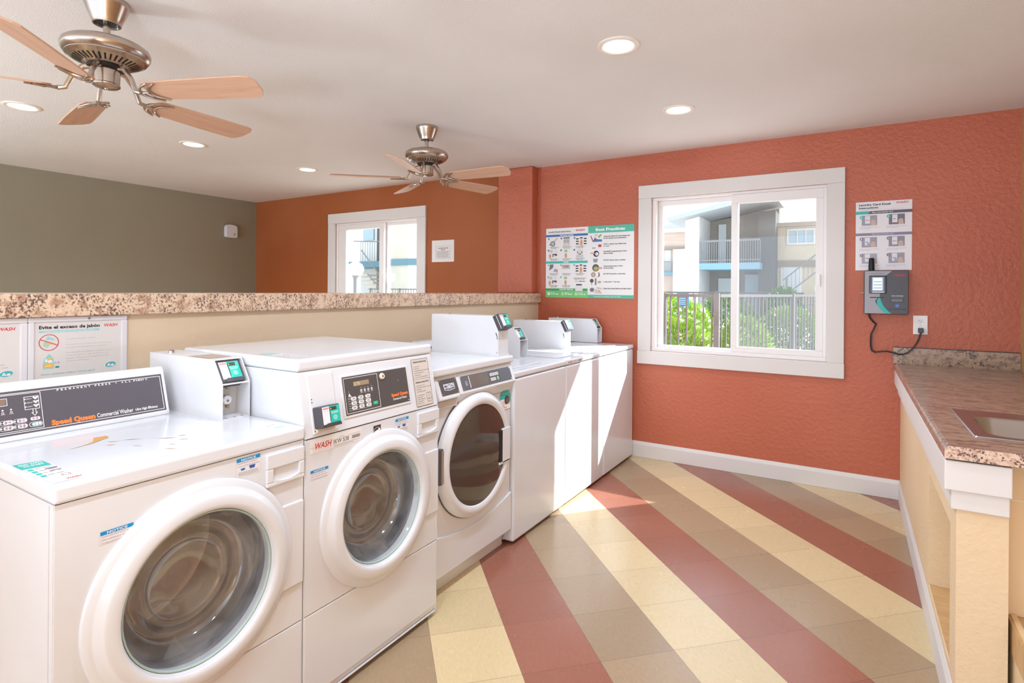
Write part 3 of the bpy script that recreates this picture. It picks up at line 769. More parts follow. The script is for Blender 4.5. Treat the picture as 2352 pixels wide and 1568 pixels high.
p.poly([(.6345, .0705), (.6345, .061), (.6310, .061), (.6385, .0505), (.6460, .061), (.6425, .061), (.6425, .0705), (.6410, .0705), (.6410, .0595), (.6430, .0595), (.6385, .0530), (.6340, .0595), (.6360, .0595), (.6360, .0705)], wi, 3)
def pill(u, v, w, h, mt, l=3):
    p.rect(u-w/2+h/2, v-h/2, u+w/2-h/2, v+h/2, mt, l); p.disc(u-w/2+h/2, v, h/2, mt, l); p.disc(u+w/2-h/2, v, h/2, mt, l)
pk = flat('f0dfe6', .45)
pill(.6384, .0435, .022, .0095, pk); p.text('FAB. LEVEL', .6384, .0422, .0028, flat('b06a78', .5), 4, .014, 0, 0, 'C')
pill(.6384, .0275, .030, .0135, wi); pill(.6384, .0275, .0275, .0115, 'panel', 4); pill(.6400, .0275, .0225, .0100, flat('8fd4c2', .4), 5); pill(.6400, .0275, .0185, .0075, wi, 6)
for (u, v, s) in ((.606, .0426, 'DELICATE'), (.606, .0273, 'COLD'), (.576, .0426, 'PERM PRESS'), (.576, .0273, 'WARM'), (.546, .0426, 'NORMAL'), (.546, .0273, 'HOT')):
    pill(u-.001, v, .030, .0125, wi, 3); pill(u-.001, v, .0278, .0106, 'panel', 4); pill(u+.002, v, .021, .0092, pk, 5); p.text(s, u+.002, v-.0014, .0028, flat('6a5a66', .5), 6, .0155, 0, 0, 'C')
    p.disc(u-.0125, v, .0020, pk, 5)
p.frame(.530, .0890, .5815, .1095, .0013, wi, 3); p.rect(.533, .0915, .5785, .107, flat('8a7668', .25), 3)
for u, s in ((.570, 'SPIN'), (.588, 'DOOR')): p.disc(u, .0775, .0022, wi, 3); p.ring(u, .0705, .0028, .0010, wi, 3); p.text(s, u, .0648, .0026, wi, 3, .009, 0, 0, 'C')
m.build('control_panel', con, recalc=False)
# labels on the front
m = MB(); p = Print(m, (X1+.0004, 0, 0), UY, UZ, .0003)
sticker_notice(p, .5864, .7490, .0680, .029, ('DOOR LOCK LIGHT must go out', 'before attempting to open door.', 'To open, push door in then pull out.'))
m.build('label', t, recalc=False); m = MB(); p = Print(m, (X1+.0004, 0, 0), UY, UZ, .0003)
sticker_notice(p, .9109, .8085, .0710, .0505, ('HIGH EFFICIENCY detergent is', 'recommended for best performance'), True)
m.build('label', t, recalc=False)

# ---- washer with a front console
t = thing('front_load_washer', 'white front-load washer with front keypad console, second machine along the row', 'washing machine', (-1.8, 1.46, 0), 'front-loading washers along the half wall')
washer_body(t, 1.135, 1.785, X1, .860, 1.462, .556)
washer_door(t, 1.462, .556, X1)
m = MB(); m.prism([(-2.14, .8605), (-1.440, .8605), (-1.4815, 1.0665), (-2.14, 1.0665)], 'y', 1.136, 1.784, 'white')
con = m.build('console_housing', t, .004, 3)
m = MB(); m.box(-2.135, -1.478, 1.134, 1.788, 1.0668, 1.107, 'white'); m.build('top_panel', t, .011, 4)
m = MB(); p = Print(m, (-1.44, 0, 1.1073), UY, (-1, 0, 0), .0003)
p.rect(1.160, .085, 1.220, .290, flat('dedada', .4), 0); p.rect(1.165, .225, 1.215, .285, flat('a9c9bf', .4), 1)
for i in range(5): p.scribble(1.165, .10+i*.022, 1.215, .005, flat('9c9492', .5), 1)
m.build('label', t, recalc=False)
Vc = (-.0417, 0, .206)
O2 = Vector((-1.4393, 0, .861))
def raised(nm, y0, y1, s0, s1, d, mt, par, bev=.002):
    Vn = Vector(Vc).normalized(); Nn = Vector(UY).cross(Vn); m = MB()
    v = [O2+Vn*s+Vector((0, y, 0))+Nn*dd for dd in (-.002, d) for (y, s) in ((y0, s0), (y1, s0), (y1, s1), (y0, s1))]
    m.add(v, [(0, 1, 2, 3), (4, 5, 6, 7), (0, 1, 5, 4), (1, 2, 6, 5), (2, 3, 7, 6), (3, 0, 4, 7)], mt); return m.build(nm, par, bev, 2)
raised('bezel', 1.297, 1.628, .034, .179, .003, 'white2', con)
m = MB(); p = Print(m, O2+Vector(UY).cross(Vector(Vc).normalized())*.0033, UY, Vc, .0003)
p.rect(1.3045, .0425, 1.620, .1725, 'panel2', 1)
p.frame(1.3090, .0475, 1.4665, .1675, .0016, wi, 2)
p.rect(1.3515, .1360, 1.4235, .1515, flat('a39077', .25), 2)
p.text('2.75', 1.3540, .1390, .0095, flat('e2d39a', .4), 3, .026, .01)
p.disc(1.3275, .1205, .0012, wi, 2); p.poly([(1.323, .105), (1.327, .116), (1.333, .108), (1.338, .103)], wi, 2); p.text('DOOR LOCK', 1.329, .0985, .003, wi, 2, .018, 0, 0, 'C')
for i, s in enumerate(('WASH', 'RINSE', 'SPIN', 'LAST')):
    u = 1.3835+i*.0165; p.disc(u, .1270, .0012, wi, 2); p.rect(u-.004, .1135, u+.004, .1215, wi, 2); p.rect(u-.002, .1155, u+.002, .1185, 'panel2', 3); p.text(s, u, .1085, .003, wi, 2, .0095, 0, 0, 'C')
for r in range(3):
    v = .0800+.0155*(1-r)
    p.text(('HOT', 'WARM', 'COLD')[r], 1.319, v-.002, .0032, wi, 3, .009)
    for c in range(3):
        u = 1.3445+.0327*c; pill(u, v, .0245, .0122, wi, 3); p.text((('NORMAL', 'PERM', 'DELICATE'), ('BRIGHT', 'COLORS', 'WOOL'), ('HEAVY', 'MEDIUM', 'LIGHT'))[r][c], u+.003, v-.0014, .0028, flat('8a8084', .5), 4, .014, 0, 0, 'C'); p.disc(u-.0155, v, .0010, wi, 3)
    p.line(1.319, v-.0078, 1.424, v-.0078, .0007, wi, 2)
p.rect(1.4310, .0595, 1.4535, .0712, flat('14c487', .4), 3); p.text('START', 1.4422, .0640, .0034, wi, 4, .012, 0, 0, 'C')
p.text('Speed Queen', 1.5247, .0722, .0115, 'orange_ink', 3, .0885, .05)
p.text('Commercial Washer', 1.5306, .0588, .0080, wi, 3, .0745, .015)
p.disc(1.570, .128, .0012, wi, 3); p.rect(1.6095, .0475, 1.618, .0488, wi, 3)
m.build('control_panel', con, recalc=False)
m = MB(); Vn = Vector(Vc).normalized(); Nn = Vector(UY).cross(Vn); cc = O2+Vn*.154+Vector((0, 1.4891, 0))
m.tube([cc, cc+Nn*.007, cc+Nn*.010], [.0115, .0115, .0095], flat('efe6d2', .25), 20); m.tube([cc+Nn*.010, cc+Nn*.0108], [.005, .0045], flat('b9a488', .3, .6), 12); m.build('lock', con)
# operating-instruction plate
m = MB(); p = Print(m, O2+Nn*.0012, UY, Vc, .0003)
p.rect(1.657, .0115, 1.7545, .1965, flat('d6cdc4', .5), 1); p.frame(1.657, .0115, 1.7545, .1965, .0013, flat('4a4446', .5), 2)
it = flat('4a4446', .6)
p.text('OPERATING INSTRUCTIONS', 1.7055, .1815, .0058, it, 3, .078, .02, 0, 'C'); p.text('DISPENSER INSTRUCTIONS', 1.7055, .1015, .0058, it, 3, .078, .02, 0, 'C')
p.line(1.657, .1165, 1.7545, .1165, .0009, it, 2)
for i, s in enumerate(('1. Add Laundry', '2. Close Door', '3. Add Detergent, Select Wash Water', '4. Wash Cycle Selected', '5. Make Payment', '6. Press Start Only When Ready')): p.text(s, 1.665, .1655-i*.0085, .0038, it, 3, .0026*len(s))
for i, s in enumerate(('1. Open Dispenser Door', '2. Add Detergent to Proper Compartment', '   as Needed', '3. Close Dispenser Door')): p.text(s, 1.665, .0900-i*.0078, .0036, it, 3, .0024*len(s))
for i, s in enumerate(('A. Pre-Wash Detergent', '   (If Desired)', 'B. Main Wash Detergent', 'C. Liquid Bleach', 'D. Fabric Softener')): p.text(s, 1.665, .0525-i*.0078, .0036, it, 3, .0021*len(s))
p.frame(1.7215, .0230, 1.7475, .0590, .0009, it, 3); p.line(1.7345, .0230, 1.7345, .0590, .0009, it, 3); p.line(1.7215, .0350, 1.7475, .0350, .0009, it, 3)
m.build('instruction_plate', t, recalc=False)
# meter door with card reader
md = raised('meter_door', 1.168, 1.267, .010, .198, .004, 'coinwhite', t)
for u, v in ((1.1715, .118), (1.1718, .108), (1.1705, .018)):
    m = MB(); p = Print(m, O2+Nn*.0045, UY, Vc, .0003); p.rect(u, v, u+.0035, v+.0035, 'black', 1); m.build('lock_hole', md, recalc=False)
rd = raised('card_reader', 1.1735, 1.2490, .0255, .0935, .042, 'readerdark', t, .004)
raised('reader_mount', 1.175, 1.247, .014, .0255, .012, flat('d9cfc6', .4), rd)
m = MB(); p = Print(m, O2+Nn*.0424+Vector((0, 1.1745, 0))+Vn*.0260, UY, Vc, .0003); reader_face(p, .0735, .0665); m.build('reader_label', rd, recalc=False)
# front labels
m = MB(); p = Print(m, (X1+.0004, 0, 0), UY, UZ, .0003)
sticker_notice(p, 1.1560, .7290, .0690, .0310, ('DOOR LOCK LIGHT must go out', 'before attempting to open door.', 'To open, push door in then pull out.'))
m.build('label', t, recalc=False); m = MB(); p = Print(m, (X1+.0004, 0, 0), UY, UZ, .0003)
sticker_notice(p, 1.5344, .7985, .0712, .0500, ('HIGH EFFICIENCY detergent is', 'recommended for best performance'), True)
m.build('label', t, recalc=False); m = MB(); p = Print(m, (X1+.0004, 0, 0), UY, UZ, .0003)
p.rect(1.153, .812, 1.368, .8555, flat('efecec', .4), 1)
p.wash(1.1735, .8235, .0185, .0655)
p.text('Property of', 1.156, .8290, .003, flat('a09a9a', .5), 2, .014); p.line(1.186, .8165, 1.238, .8205, .0006, flat('c99', .5) if False else flat('d0a0a0', .5), 2)
p.text('IKW 538', 1.2470, .8240, .0150, flat('3a3638', .5), 2, .0640, .0)
p.text('Machine ID', 1.272, .8425, .0028, flat('6a6466', .5), 2, .016)
rr = random.Random(3); u = 1.3240
while u < 1.361: w = rr.uniform(.0006, .0017); p.rect(u, .8255, u+w, .8365, flat('6a6264', .5), 2); u += w+rr.uniform(.0006, .0012)
p.scribble(1.312, .8410, 1.362, .0012, flat('a09a9a', .5), 2); p.scribble(1.248, .8185, 1.361, .0014, flat('a09a9a', .5), 2); p.scribble(1.248, .8150, 1.330, .0014, flat('a09a9a', .5), 2)
# energy mark: dark square, white arc and script
m.build('label', t, recalc=False); m = MB(); p = Print(m, (X1+.0004, 0, 0), UY, UZ, .0003)
p.rect(1.4225, .8048, 1.4600, .8475, flat('e2dfe0', .4), 1)
ek = flat('3e3434', .5)
p.rect(1.4235, .8140, 1.4590, .8465, ek, 2); p.ring(1.4410, .8235, .0165, .0012, wi, 3); p.rect(1.4240, .8185, 1.4585, .8215, wi, 3)
p.poly([(1.4262, .8215), (1.4315, .8290), (1.4340, .8255), (1.4395, .8315), (1.4425, .8275), (1.4470, .8340), (1.4520, .8390), (1.4525, .8330), (1.4575, .8310), (1.4535, .8285), (1.4545, .8215)], wi, 4)
p.text('ENERGY STAR', 1.4413, .8095, .0032, ek, 2, .034, .02, 0, 'C'); p.scribble(1.4245, .8062, 1.4585, .0014, ek, 2)
m.build('label', t, recalc=False)

# ---- dryer
X3 = -1.51
t = thing('front_load_dryer', 'white front-load dryer with brown glass door and grey console strip, third machine along', 'dryer', (-1.85, 2.136, 0))
m = MB(); m.box(-2.2, X3-.002, 1.800, 2.472, .088, .957, 'white'); m.build('cabinet', t, .010, 3)
m = MB(); m.box(-2.15, -1.556, 1.806, 2.466, .0, .0885, 'white'); m.build('base', t, .002, 2)
m = MB(); m.box(-2.2, -1.497, 1.798, 2.474, .9575, .9945, 'white'); m.build('top_panel', t, .010, 4)
# lower service panel with a smile-shaped upper edge
q = [(1.801, .089), (2.471, .089)]
for i in range(17):
    f = i/16; q.append((2.471-.67*f, .285-.052*(1-(2*f-1)**2)))
m = MB(); m.prism(q, 'x', X3-.004, X3+.007, 'white'); m.build('service_panel', t, .003, 2)
# console, leaning forward at the bottom
Oc = Vector((-1.4835, 0, .8715)); Vd = Vector((-.026, 0, .0655)).normalized(); Nd = Vector(UY).cross(Vd)
m = MB(); m.prism([(-1.55, .957), (-1.5115, .955), (-1.5095, .9455), (-1.4815, .8665), (-1.484, .858), (-1.494, .852), (-1.511, .8155), (-1.55, .8155)], 'y', 1.992, 2.470, 'white'); con = m.build('console', t, .003, 3)
Vs = Vector((-.028, 0, .079)).normalized(); m = MB(); p = Print(m, Vector((-1.4833, 0, .8715))+Vector(UY).cross(Vs)*.0008, UY, Vs, .0003)
p.rect(2.0178, .0042, 2.4418, .0712, 'panelgrey', 1)
for u, v in ((2.023, .066), (2.436, .0655), (2.437, .010), (2.024, .009)): p.disc(u, v, .0042, 'chrome', 2)
p.rect(2.0780, .0108, 2.2300, .0668, flat('6f665e', .12, coat=.8), 2); p.rect(2.0775, .0108, 2.0835, .0668, flat('e0dad6', .3), 3)
p.frame(2.048, .026, 2.061, .045, .0012, wi, 2); p.line(2.048, .0355, 2.061, .0355, .001, wi, 2); p.disc(2.0545, .031, .002, wi, 2)
p.rect(2.2440, .0150, 2.3360, .0620, flat('4e4e54', .3), 2)
p.rect(2.2507, .0425, 2.3270, .0575, flat('d9d4cf', .4), 3); p.rect(2.2500, .0190, 2.2960, .0345, flat('d9d4cf', .4), 3); p.disc(2.3156, .0275, .0095, flat('cfd8c0', .3), 3); p.disc(2.3156, .0275, .006, flat('7cbf4f', .3), 4)
p.text('00 Dry', 2.289, .0465, .0075, flat('9a948e', .5), 4, .060, 0, 0, 'C'); p.text('PRESS START', 2.273, .0245, .004, flat('8a847e', .5), 4, .036, 0, 0, 'C')
m.build('control_panel', con, recalc=False)
# dispenser-style badge box at the left
m = MB(); m.prism([(-1.54, .950), (-1.5135, .948), (-1.5100, .944), (-1.4790, .866), (-1.4775, .858), (-1.50, .850), (-1.54, .850)], 'y', 1.842, 1.988, 'white'); bd = m.build('badge_box', t, .006, 3)
m = MB(); p = Print(m, Oc+Nd*.0036, UY, Vd, .0003)
p.rect(1.8665, .0040, 1.9985-.012, .0735, 'panel2', 1)
for u, v in ((1.872, .068), (1.981, .068), (1.981, .010), (1.872, .010)): p.disc(u, v, .0045, 'chrome', 2)
p.poly([(1.890, .052), (1.963, .052), (1.963, .0265), (1.927, .0215), (1.890, .0265)], 'whiteink', 2)
p.poly([(1.8925, .033), (1.9605, .033), (1.9605, .0285), (1.927, .0240), (1.8925, .0285)], 'navy', 3)
p.text('MAYTAG', 1.9265, .0355, .0140, 'navy', 3, .064, .03, 0, 'C'); p.text('COMMERCIAL', 1.9265, .0278, .0034, wi, 4, .036, 0, 0, 'C')
m.build('badge', bd, recalc=False)
m = MB(); m.prism([(1.852, .818), (1.985, .818), (1.990, .835), (1.990, .850), (1.847, .850), (1.847, .835)], 'x', X3-.003, X3+.014, 'white'); m.add([(X3+.0145, 1.858, .824), (X3+.0145, 1.978, .824), (X3+.0145, 1.983, .848), (X3+.0145, 1.854, .848)], [(0, 1, 2, 3)], flat('cdc5c2', .5)); m.build('recess_lip', t)
m = MB(); p = Print(m, (X3-.001, 0, 0), UY, UZ, .0004); p.line(1.803, .8135, 2.470, .8135, .0022, flat('a49b98', .6), 1); m.build('panel_seam', t, recalc=False)
# door
yc, zc = 2.140, .566
m = MB(); m.lathe([(.288, X3-.004), (.288, X3+.010), (.283, X3+.022), (.272, X3+.034), (.262, X3+.041), (.250, X3+.043), (.238, X3+.041), (.232, X3+.036), (.228, X3+.030)], (yc, zc), 'x', 'white', 96)
d = m.build('door', t, sharp=60)
m = MB(); m.lathe([(.291, X3-.004), (.291, X3+.004), (.286, X3+.004)], (yc, zc), 'x', flat('5c5654', .6), 72); m.build('door_seal', d)
m = MB(); m.lathe([(.231, X3+.034), (.21, X3+.0375), (.15, X3+.044), (.08, X3+.048), (0, X3+.0495)], (yc, zc), 'x', 'darkglass', 72); m.build('door_glass', d, sharp=80)
m = MB(); m.box(X3+.036, X3+.0465, 2.318, 2.392, .476, .646, 'white2'); m.box(X3+.036, X3+.0465, 2.292, 2.392, .473, .487, 'white2'); m.box(X3+.0385, X3+.0475, 2.294, 2.320, .485, .642, 'black')
m.build('handle', d, .003, 2)
m = MB(); m.box(X3+.004, X3+.0275, 1.852, 1.878, .497, .652, flat('6c6c6e', .35, .5)); hg = m.build('hinge', d, .004, 2)
m = MB(); m.tube([(X3+.029, 1.866, .505), (X3+.029, 1.866, .645)], .007, 'greymetal', 10); m.build('hinge_pin', hg)
m = MB(); p = Print(m, (X3+.0004, 0, 0), UY, UZ, .0004)
p.disc(2.412, .7745, .050, 'teal2', 1, .0505); p.rect(2.362, .722, 2.463, .7745, 'whiteink', 2)
p.poly([(2.362, .7745), (2.372, .765), (2.385, .772), (2.400, .7745)], 'whiteink', 3); p.poly([(2.446, .74), (2.4625, .76), (2.4625, .7745), (2.44, .79)], 'teal2', 3); p.disc(2.427, .768, .0225, flat('5a3a36', .4), 4); p.disc(2.431, .766, .012, flat('8a5a60', .4), 5); p.disc(2.390, .750, .020, flat('dcd6d4', .5), 3)
p.text('Check lint', 2.414, .800, .006, wi, 3, .052, 0, 0, 'C'); p.text('SCREEN', 2.413, .7285, .006, 'red_ink', 3, .026, .01, 0, 'C')
m.build('label', t, recalc=False)

# ---- top loaders
def top_loader(y0, label):
    y1 = y0+.612; X = -1.495
    t = thing('top_load_washer', label, 'washing machine', (-1.85, y0+.306, 0), 'top-loading washers by the wall')
    m = MB(); m.box(-2.22, X, y0, y1, .016, .8695, 'white'); m.build('cabinet', t, .012, 4)
    m = MB(); m.box(-2.22, X+.003, y0-.001, y1+.001, .872, .9045, 'white'); m.build('top_panel', t, .009, 4)
    m = MB(); q = []
    for (cx, cy, a0) in ((-1.62, y0+.10, -90), (-1.62, y0+.40, 0), (-1.90, y0+.40, 90), (-1.90, y0+.10, 180)):
        for i in range(7):
            a = R(a0+i*15) if cx > -1.7 else R(a0+i*15)
            q.append((cx+.055*math.cos(a), cy+.055*math.sin(a)))
    m.prism(q, 'z', .9045, .9115, 'white'); m.build('lid', t, .003, 2)
    m = MB(); m.prism([(-2.21, .9045), (-2.085, .9045), (-2.085, .915), (-2.125, 1.005), (-2.15, 1.026), (-2.21, 1.026)], 'y', y0+.01, y0+.485, 'white'); con = m.build('console', t, .006, 3)
    m = MB(); p = Print(m, (-2.0855, 0, .9165), UY, (-.040, 0, .09), .0005); p.rect(y0+.045, .006, y0+.470, .088, flat('5a5658', .4), 1)
    for i in range(4): p.scribble(y0+.065, .018+i*.015, y0+.2, .004, wi, 2)
    m.build('control_panel', con, recalc=False)
    for x in (-1.55, -2.15):
        for y in (y0+.05, y1-.05):
            m = MB(); m.tube([(x, y, 0), (x, y, .018)], .018, 'dark', 10); m.build('foot', t)
    return t
t4 = top_loader(2.478, 'white top-load washer beside the dryer, its blank left side edge showing')
m = MB(); m.box(-1.62, -1.55, 2.476, 2.4785, .02, .055, 'coinwhite'); m.tube([(-1.585, 2.4755, .037), (-1.585, 2.478, .037)], .006, 'dark', 10); m.build('bracket', t4)
t5 = copy_tree(t4); t5.location.y += .6165; t5['label'] = 'white top-load washer with red-lettered sticker on its lip, middle of the three top loaders'
for k in kids(t5):
    if k.name.startswith('bracket'): bpy.data.objects.remove(k)
t6 = copy_tree(t5); t6.location.y += .6195; t6['label'] = 'white top-load washer standing against the terracotta wall'
m = MB(); p = Print(m, (-1.4918, 0, 0), UY, UZ, .0003)
p.rect(3.106, .875, 3.320, .899, flat('f0ecec', .4), 1)
p.wash(3.114, .8785, .0155, .068); p.text('IQX 121', 3.196, .8800, .0120, flat('5a5456', .5), 2, .060, .01)
u = 3.268
while u < 3.312: w = rr.uniform(.001, .003); p.rect(u, .880, u+w, .891, flat('6a6264', .5), 2); u += w+rr.uniform(.001, .002)
m.build('label', t5, recalc=False)
m = MB(); p = Print(m, (-1.4918, 0, 0), UY, UZ, .0003)
p.wash(3.735, .880, .011, .050, flat('dccfd2', .5)); p.text('IQX 122', 3.795, .881, .010, flat('c4bfc2', .5), 2, .055); p.text('|||||', 3.868, .882, .009, flat('a8a2a6', .5), 2, .040)
m.build('label', t6, recalc=False)

# ---- coin boxes on the machines
def coin_box_open(label, xf, y0, zb, lock, group='open-fronted coin boxes'):
    """tall narrow box, card reader sunk into a sloping top front, open pocket below"""
    L, w, hk, ht, dx, th = .447, .0965, .1165, .1915, .0485, .0035
    t = thing('coin_box', label, 'coin box', (xf-L/2, y0+w/2, zb), group)
    prof = [(xf-L, zb), (xf, zb), (xf, zb+hk), (xf-dx, zb+ht), (xf-L, zb+ht)]
    m = MB()
    m.prism(prof, 'y', y0, y0+th, 'coinwhite'); m.prism(prof, 'y', y0+w-th, y0+w, 'coinwhite')
    ya, yb = y0+th*.6, y0+w-th*.6; m.box(xf-L+.001, xf-dx, ya, yb, zb+ht-th, zb+ht-.0003, 'coinwhite'); m.box(xf-L+.0005, xf-L+th, ya, yb, zb+.0005, zb+ht-.001, 'coinwhite'); m.box(xf-L+.001, xf-.0005, ya, yb, zb+.0003, zb+th, 'coinwhite')
    m.box(xf-.075, xf-.001, ya, yb, zb+hk-.004, zb+hk, 'coinwhite'); m.box(xf-.075, xf-.072, ya, yb, zb+.001, zb+ht-.001, 'coinwhite')
    m.build('body', t)
    V = Vector((-dx, 0, ht-hk)).normalized(); Nn = Vector(UY).cross(V); O = Vector((xf-.003, y0+th, zb+hk))-Nn*.014
    ww = w-2*th; hh = math.hypot(dx, ht-hk)-.002; m = MB()
    v = [O+V*s+Vector((0, y, 0))+Nn*dd for dd in (-.03, .010) for (y, s) in ((.004, .006), (ww-.006, .006), (ww-.006, hh), (.004, hh))]
    m.add(v, [(0, 1, 2, 3), (4, 5, 6, 7), (0, 1, 5, 4), (1, 2, 6, 5), (2, 3, 7, 6), (3, 0, 4, 7)], 'readerdark'); rd = m.build('card_reader', t, .003, 2)
    m = MB(); p = Print(m, O+Nn*.0105+Vector((0, .008, 0))+V*.007, UY, V, .0004); reader_face(p, ww-.018, hh-.013); m.build('reader_label', rd, recalc=False)
    if lock:
        m = MB(); m.box(xf-.0725, xf-.062, y0+.010, y0+.066, zb+.018, zb+hk-.008, flat('cbc5bd', .5, .3)); lp = m.build('lock_plate', t, .001, 2)
        m = MB(); m.tube([(xf-.064, y0+.034, zb+.062), (xf-.050, y0+.034, zb+.062)], .024, 'greymetal', 24); m.tube([(xf-.052, y0+.040, zb+.058), (xf-.036, y0+.040, zb+.058), (xf-.034, y0+.040, zb+.058)], [.0155, .0155, .0135], flat('dcdcdc', .3, .4), 24)
        m.tube([(xf-.034, y0+.041, zb+.055), (xf-.0335, y0+.041, zb+.055)], .0045, flat('8a8078', .4, .5), 8); m.build('lock_cylinder', lp)
        for z in (.032, .095):
            m = MB(); m.tube([(xf-.0625, y0+.055, zb+z), (xf-.058, y0+.055, zb+z), (xf-.056, y0+.055, zb+z)], [.0062, .0062, .004], flat('b59a7c', .35, .8), 10); m.build('bolt', lp)
        m = MB(); p = Print(m, (0, 0, zb+ht), (1, 0, 0), UY, .0004); p.rect(xf-.215, y0+.010, xf-.095, y0+w-.006, flat('b39d88', .5), 1); m.build('top_label', t, recalc=False)
    m = MB(); m.lathe([(.012, zb+ht), (.011, zb+ht+.006), (.006, zb+ht+.010), (0, zb+ht+.0105)], (xf-L+.07, y0+w*.4), 'z', 'chrome', 16); m.build('screw', t)
    m = MB(); p = Print(m, (0, 0, zb+.0036), (1, 0, 0), UY, .0004)
    for y in (.022, .050, .076): p.disc(xf-.012, y0+y, .006, flat('a8988c', .6), 1, .004)
    m.build('slot_holes', t, recalc=False)
    return t
def coin_box_closed(label, xf, y0, zb, group='closed coin boxes with jutting readers'):
    L, w, hk, ht, dx = .432, .098, .128, .205, .040
    t = thing('coin_box', label, 'coin box', (xf-L/2, y0+w/2, zb), group)
    m = MB(); m.prism([(xf-L, zb+.008), (xf, zb+.008), (xf, zb+hk), (xf-dx, zb+ht), (xf-L, zb+ht)], 'y', y0, y0+w, 'coinwhite'); m.build('body', t, .002, 2)
    m = MB(); m.box(xf-L+.01, xf+.003, y0-.004, y0+w+.004, zb, zb+.009, 'coinwhite'); m.build('base_plate', t)
    m = MB(); p = Print(m, (0, y0, 0), (1, 0, 0), UZ, .0004)
    for q in (((xf-.016, zb+.122), (xf-.010, zb+.118), (xf-.004, zb+.100), (xf-.008, zb+.099), (xf-.013, zb+.112)), ((xf-.008, zb+.097), (xf-.003, zb+.097), (xf-.003, zb+.088), (xf-.007, zb+.088))): p.poly(q, 'dark', 1)
    p.disc(xf-.008, zb+.020, .003, flat('8a8684', .5), 1); m.build('vent_slot', t, recalc=False)
    V = Vector((-dx, 0, ht-hk)).normalized(); Nn = Vector(UY).cross(V); O = Vector((xf, y0, zb+hk)); hh = math.hypot(dx, ht-hk)
    m = MB()
    v = [O+V*s+Vector((0, y, 0))+Nn*dd for dd in (-.004, .034) for (y, s) in ((.004, .002), (w-.006, .002), (w-.006, hh-.004), (.004, hh-.004))]
    m.add(v, [(0, 1, 2, 3), (4, 5, 6, 7), (0, 1, 5, 4), (1, 2, 6, 5), (2, 3, 7, 6), (3, 0, 4, 7)], 'readerdark')
    v = [O+V*s+Vector((0, y, 0))+Nn*dd for dd in (.020, .024) for (y, s) in ((.0035, .004), (.010, .004), (.010, hh-.008), (.0035, hh-.008))]
    m.add(v, [(0, 1, 2, 3), (4, 5, 6, 7), (0, 1, 5, 4), (1, 2, 6, 5), (2, 3, 7, 6), (3, 0, 4, 7)], 'whiteink')
    rd = m.build('card_reader', t, .002, 2)
    m = MB(); p = Print(m, O+Nn*.0345+Vector((0, .010, 0))+V*.003, UY, V, .0004); reader_face(p, w-.018, hh-.010); m.build('reader_label', rd, recalc=False)
    m = MB(); m.lathe([(.009, zb+ht), (.008, zb+ht+.006), (0, zb+ht+.008)], (xf-L+.085, y0+w*.5), 'z', 'greymetal', 12); m.build('screw', t)
    return t
coin_box_open('white open-fronted coin box with silver lock, on the nearest stained washer', -1.7055, 1.028, .907, True)
cb = coin_box_open('white open-fronted coin box on the top loader beside the dryer', -1.756, 2.975, .9047, False)
c2 = copy_tree(cb); c2.location.y += 1.2345; c2.location.z += .006; c2['label'] = 'white open-fronted coin box on the far top loader, against the terracotta wall'
cb = coin_box_closed('large white closed coin box with jutting card reader, on top of the dryer', -1.5215, 2.36, .9948)
c2 = copy_tree(cb); c2.location.y += 1.238; c2.location.x -= .230; c2.location.z -= .0895; c2['label'] = 'white closed coin box with jutting sunlit card reader, on the middle top loader'
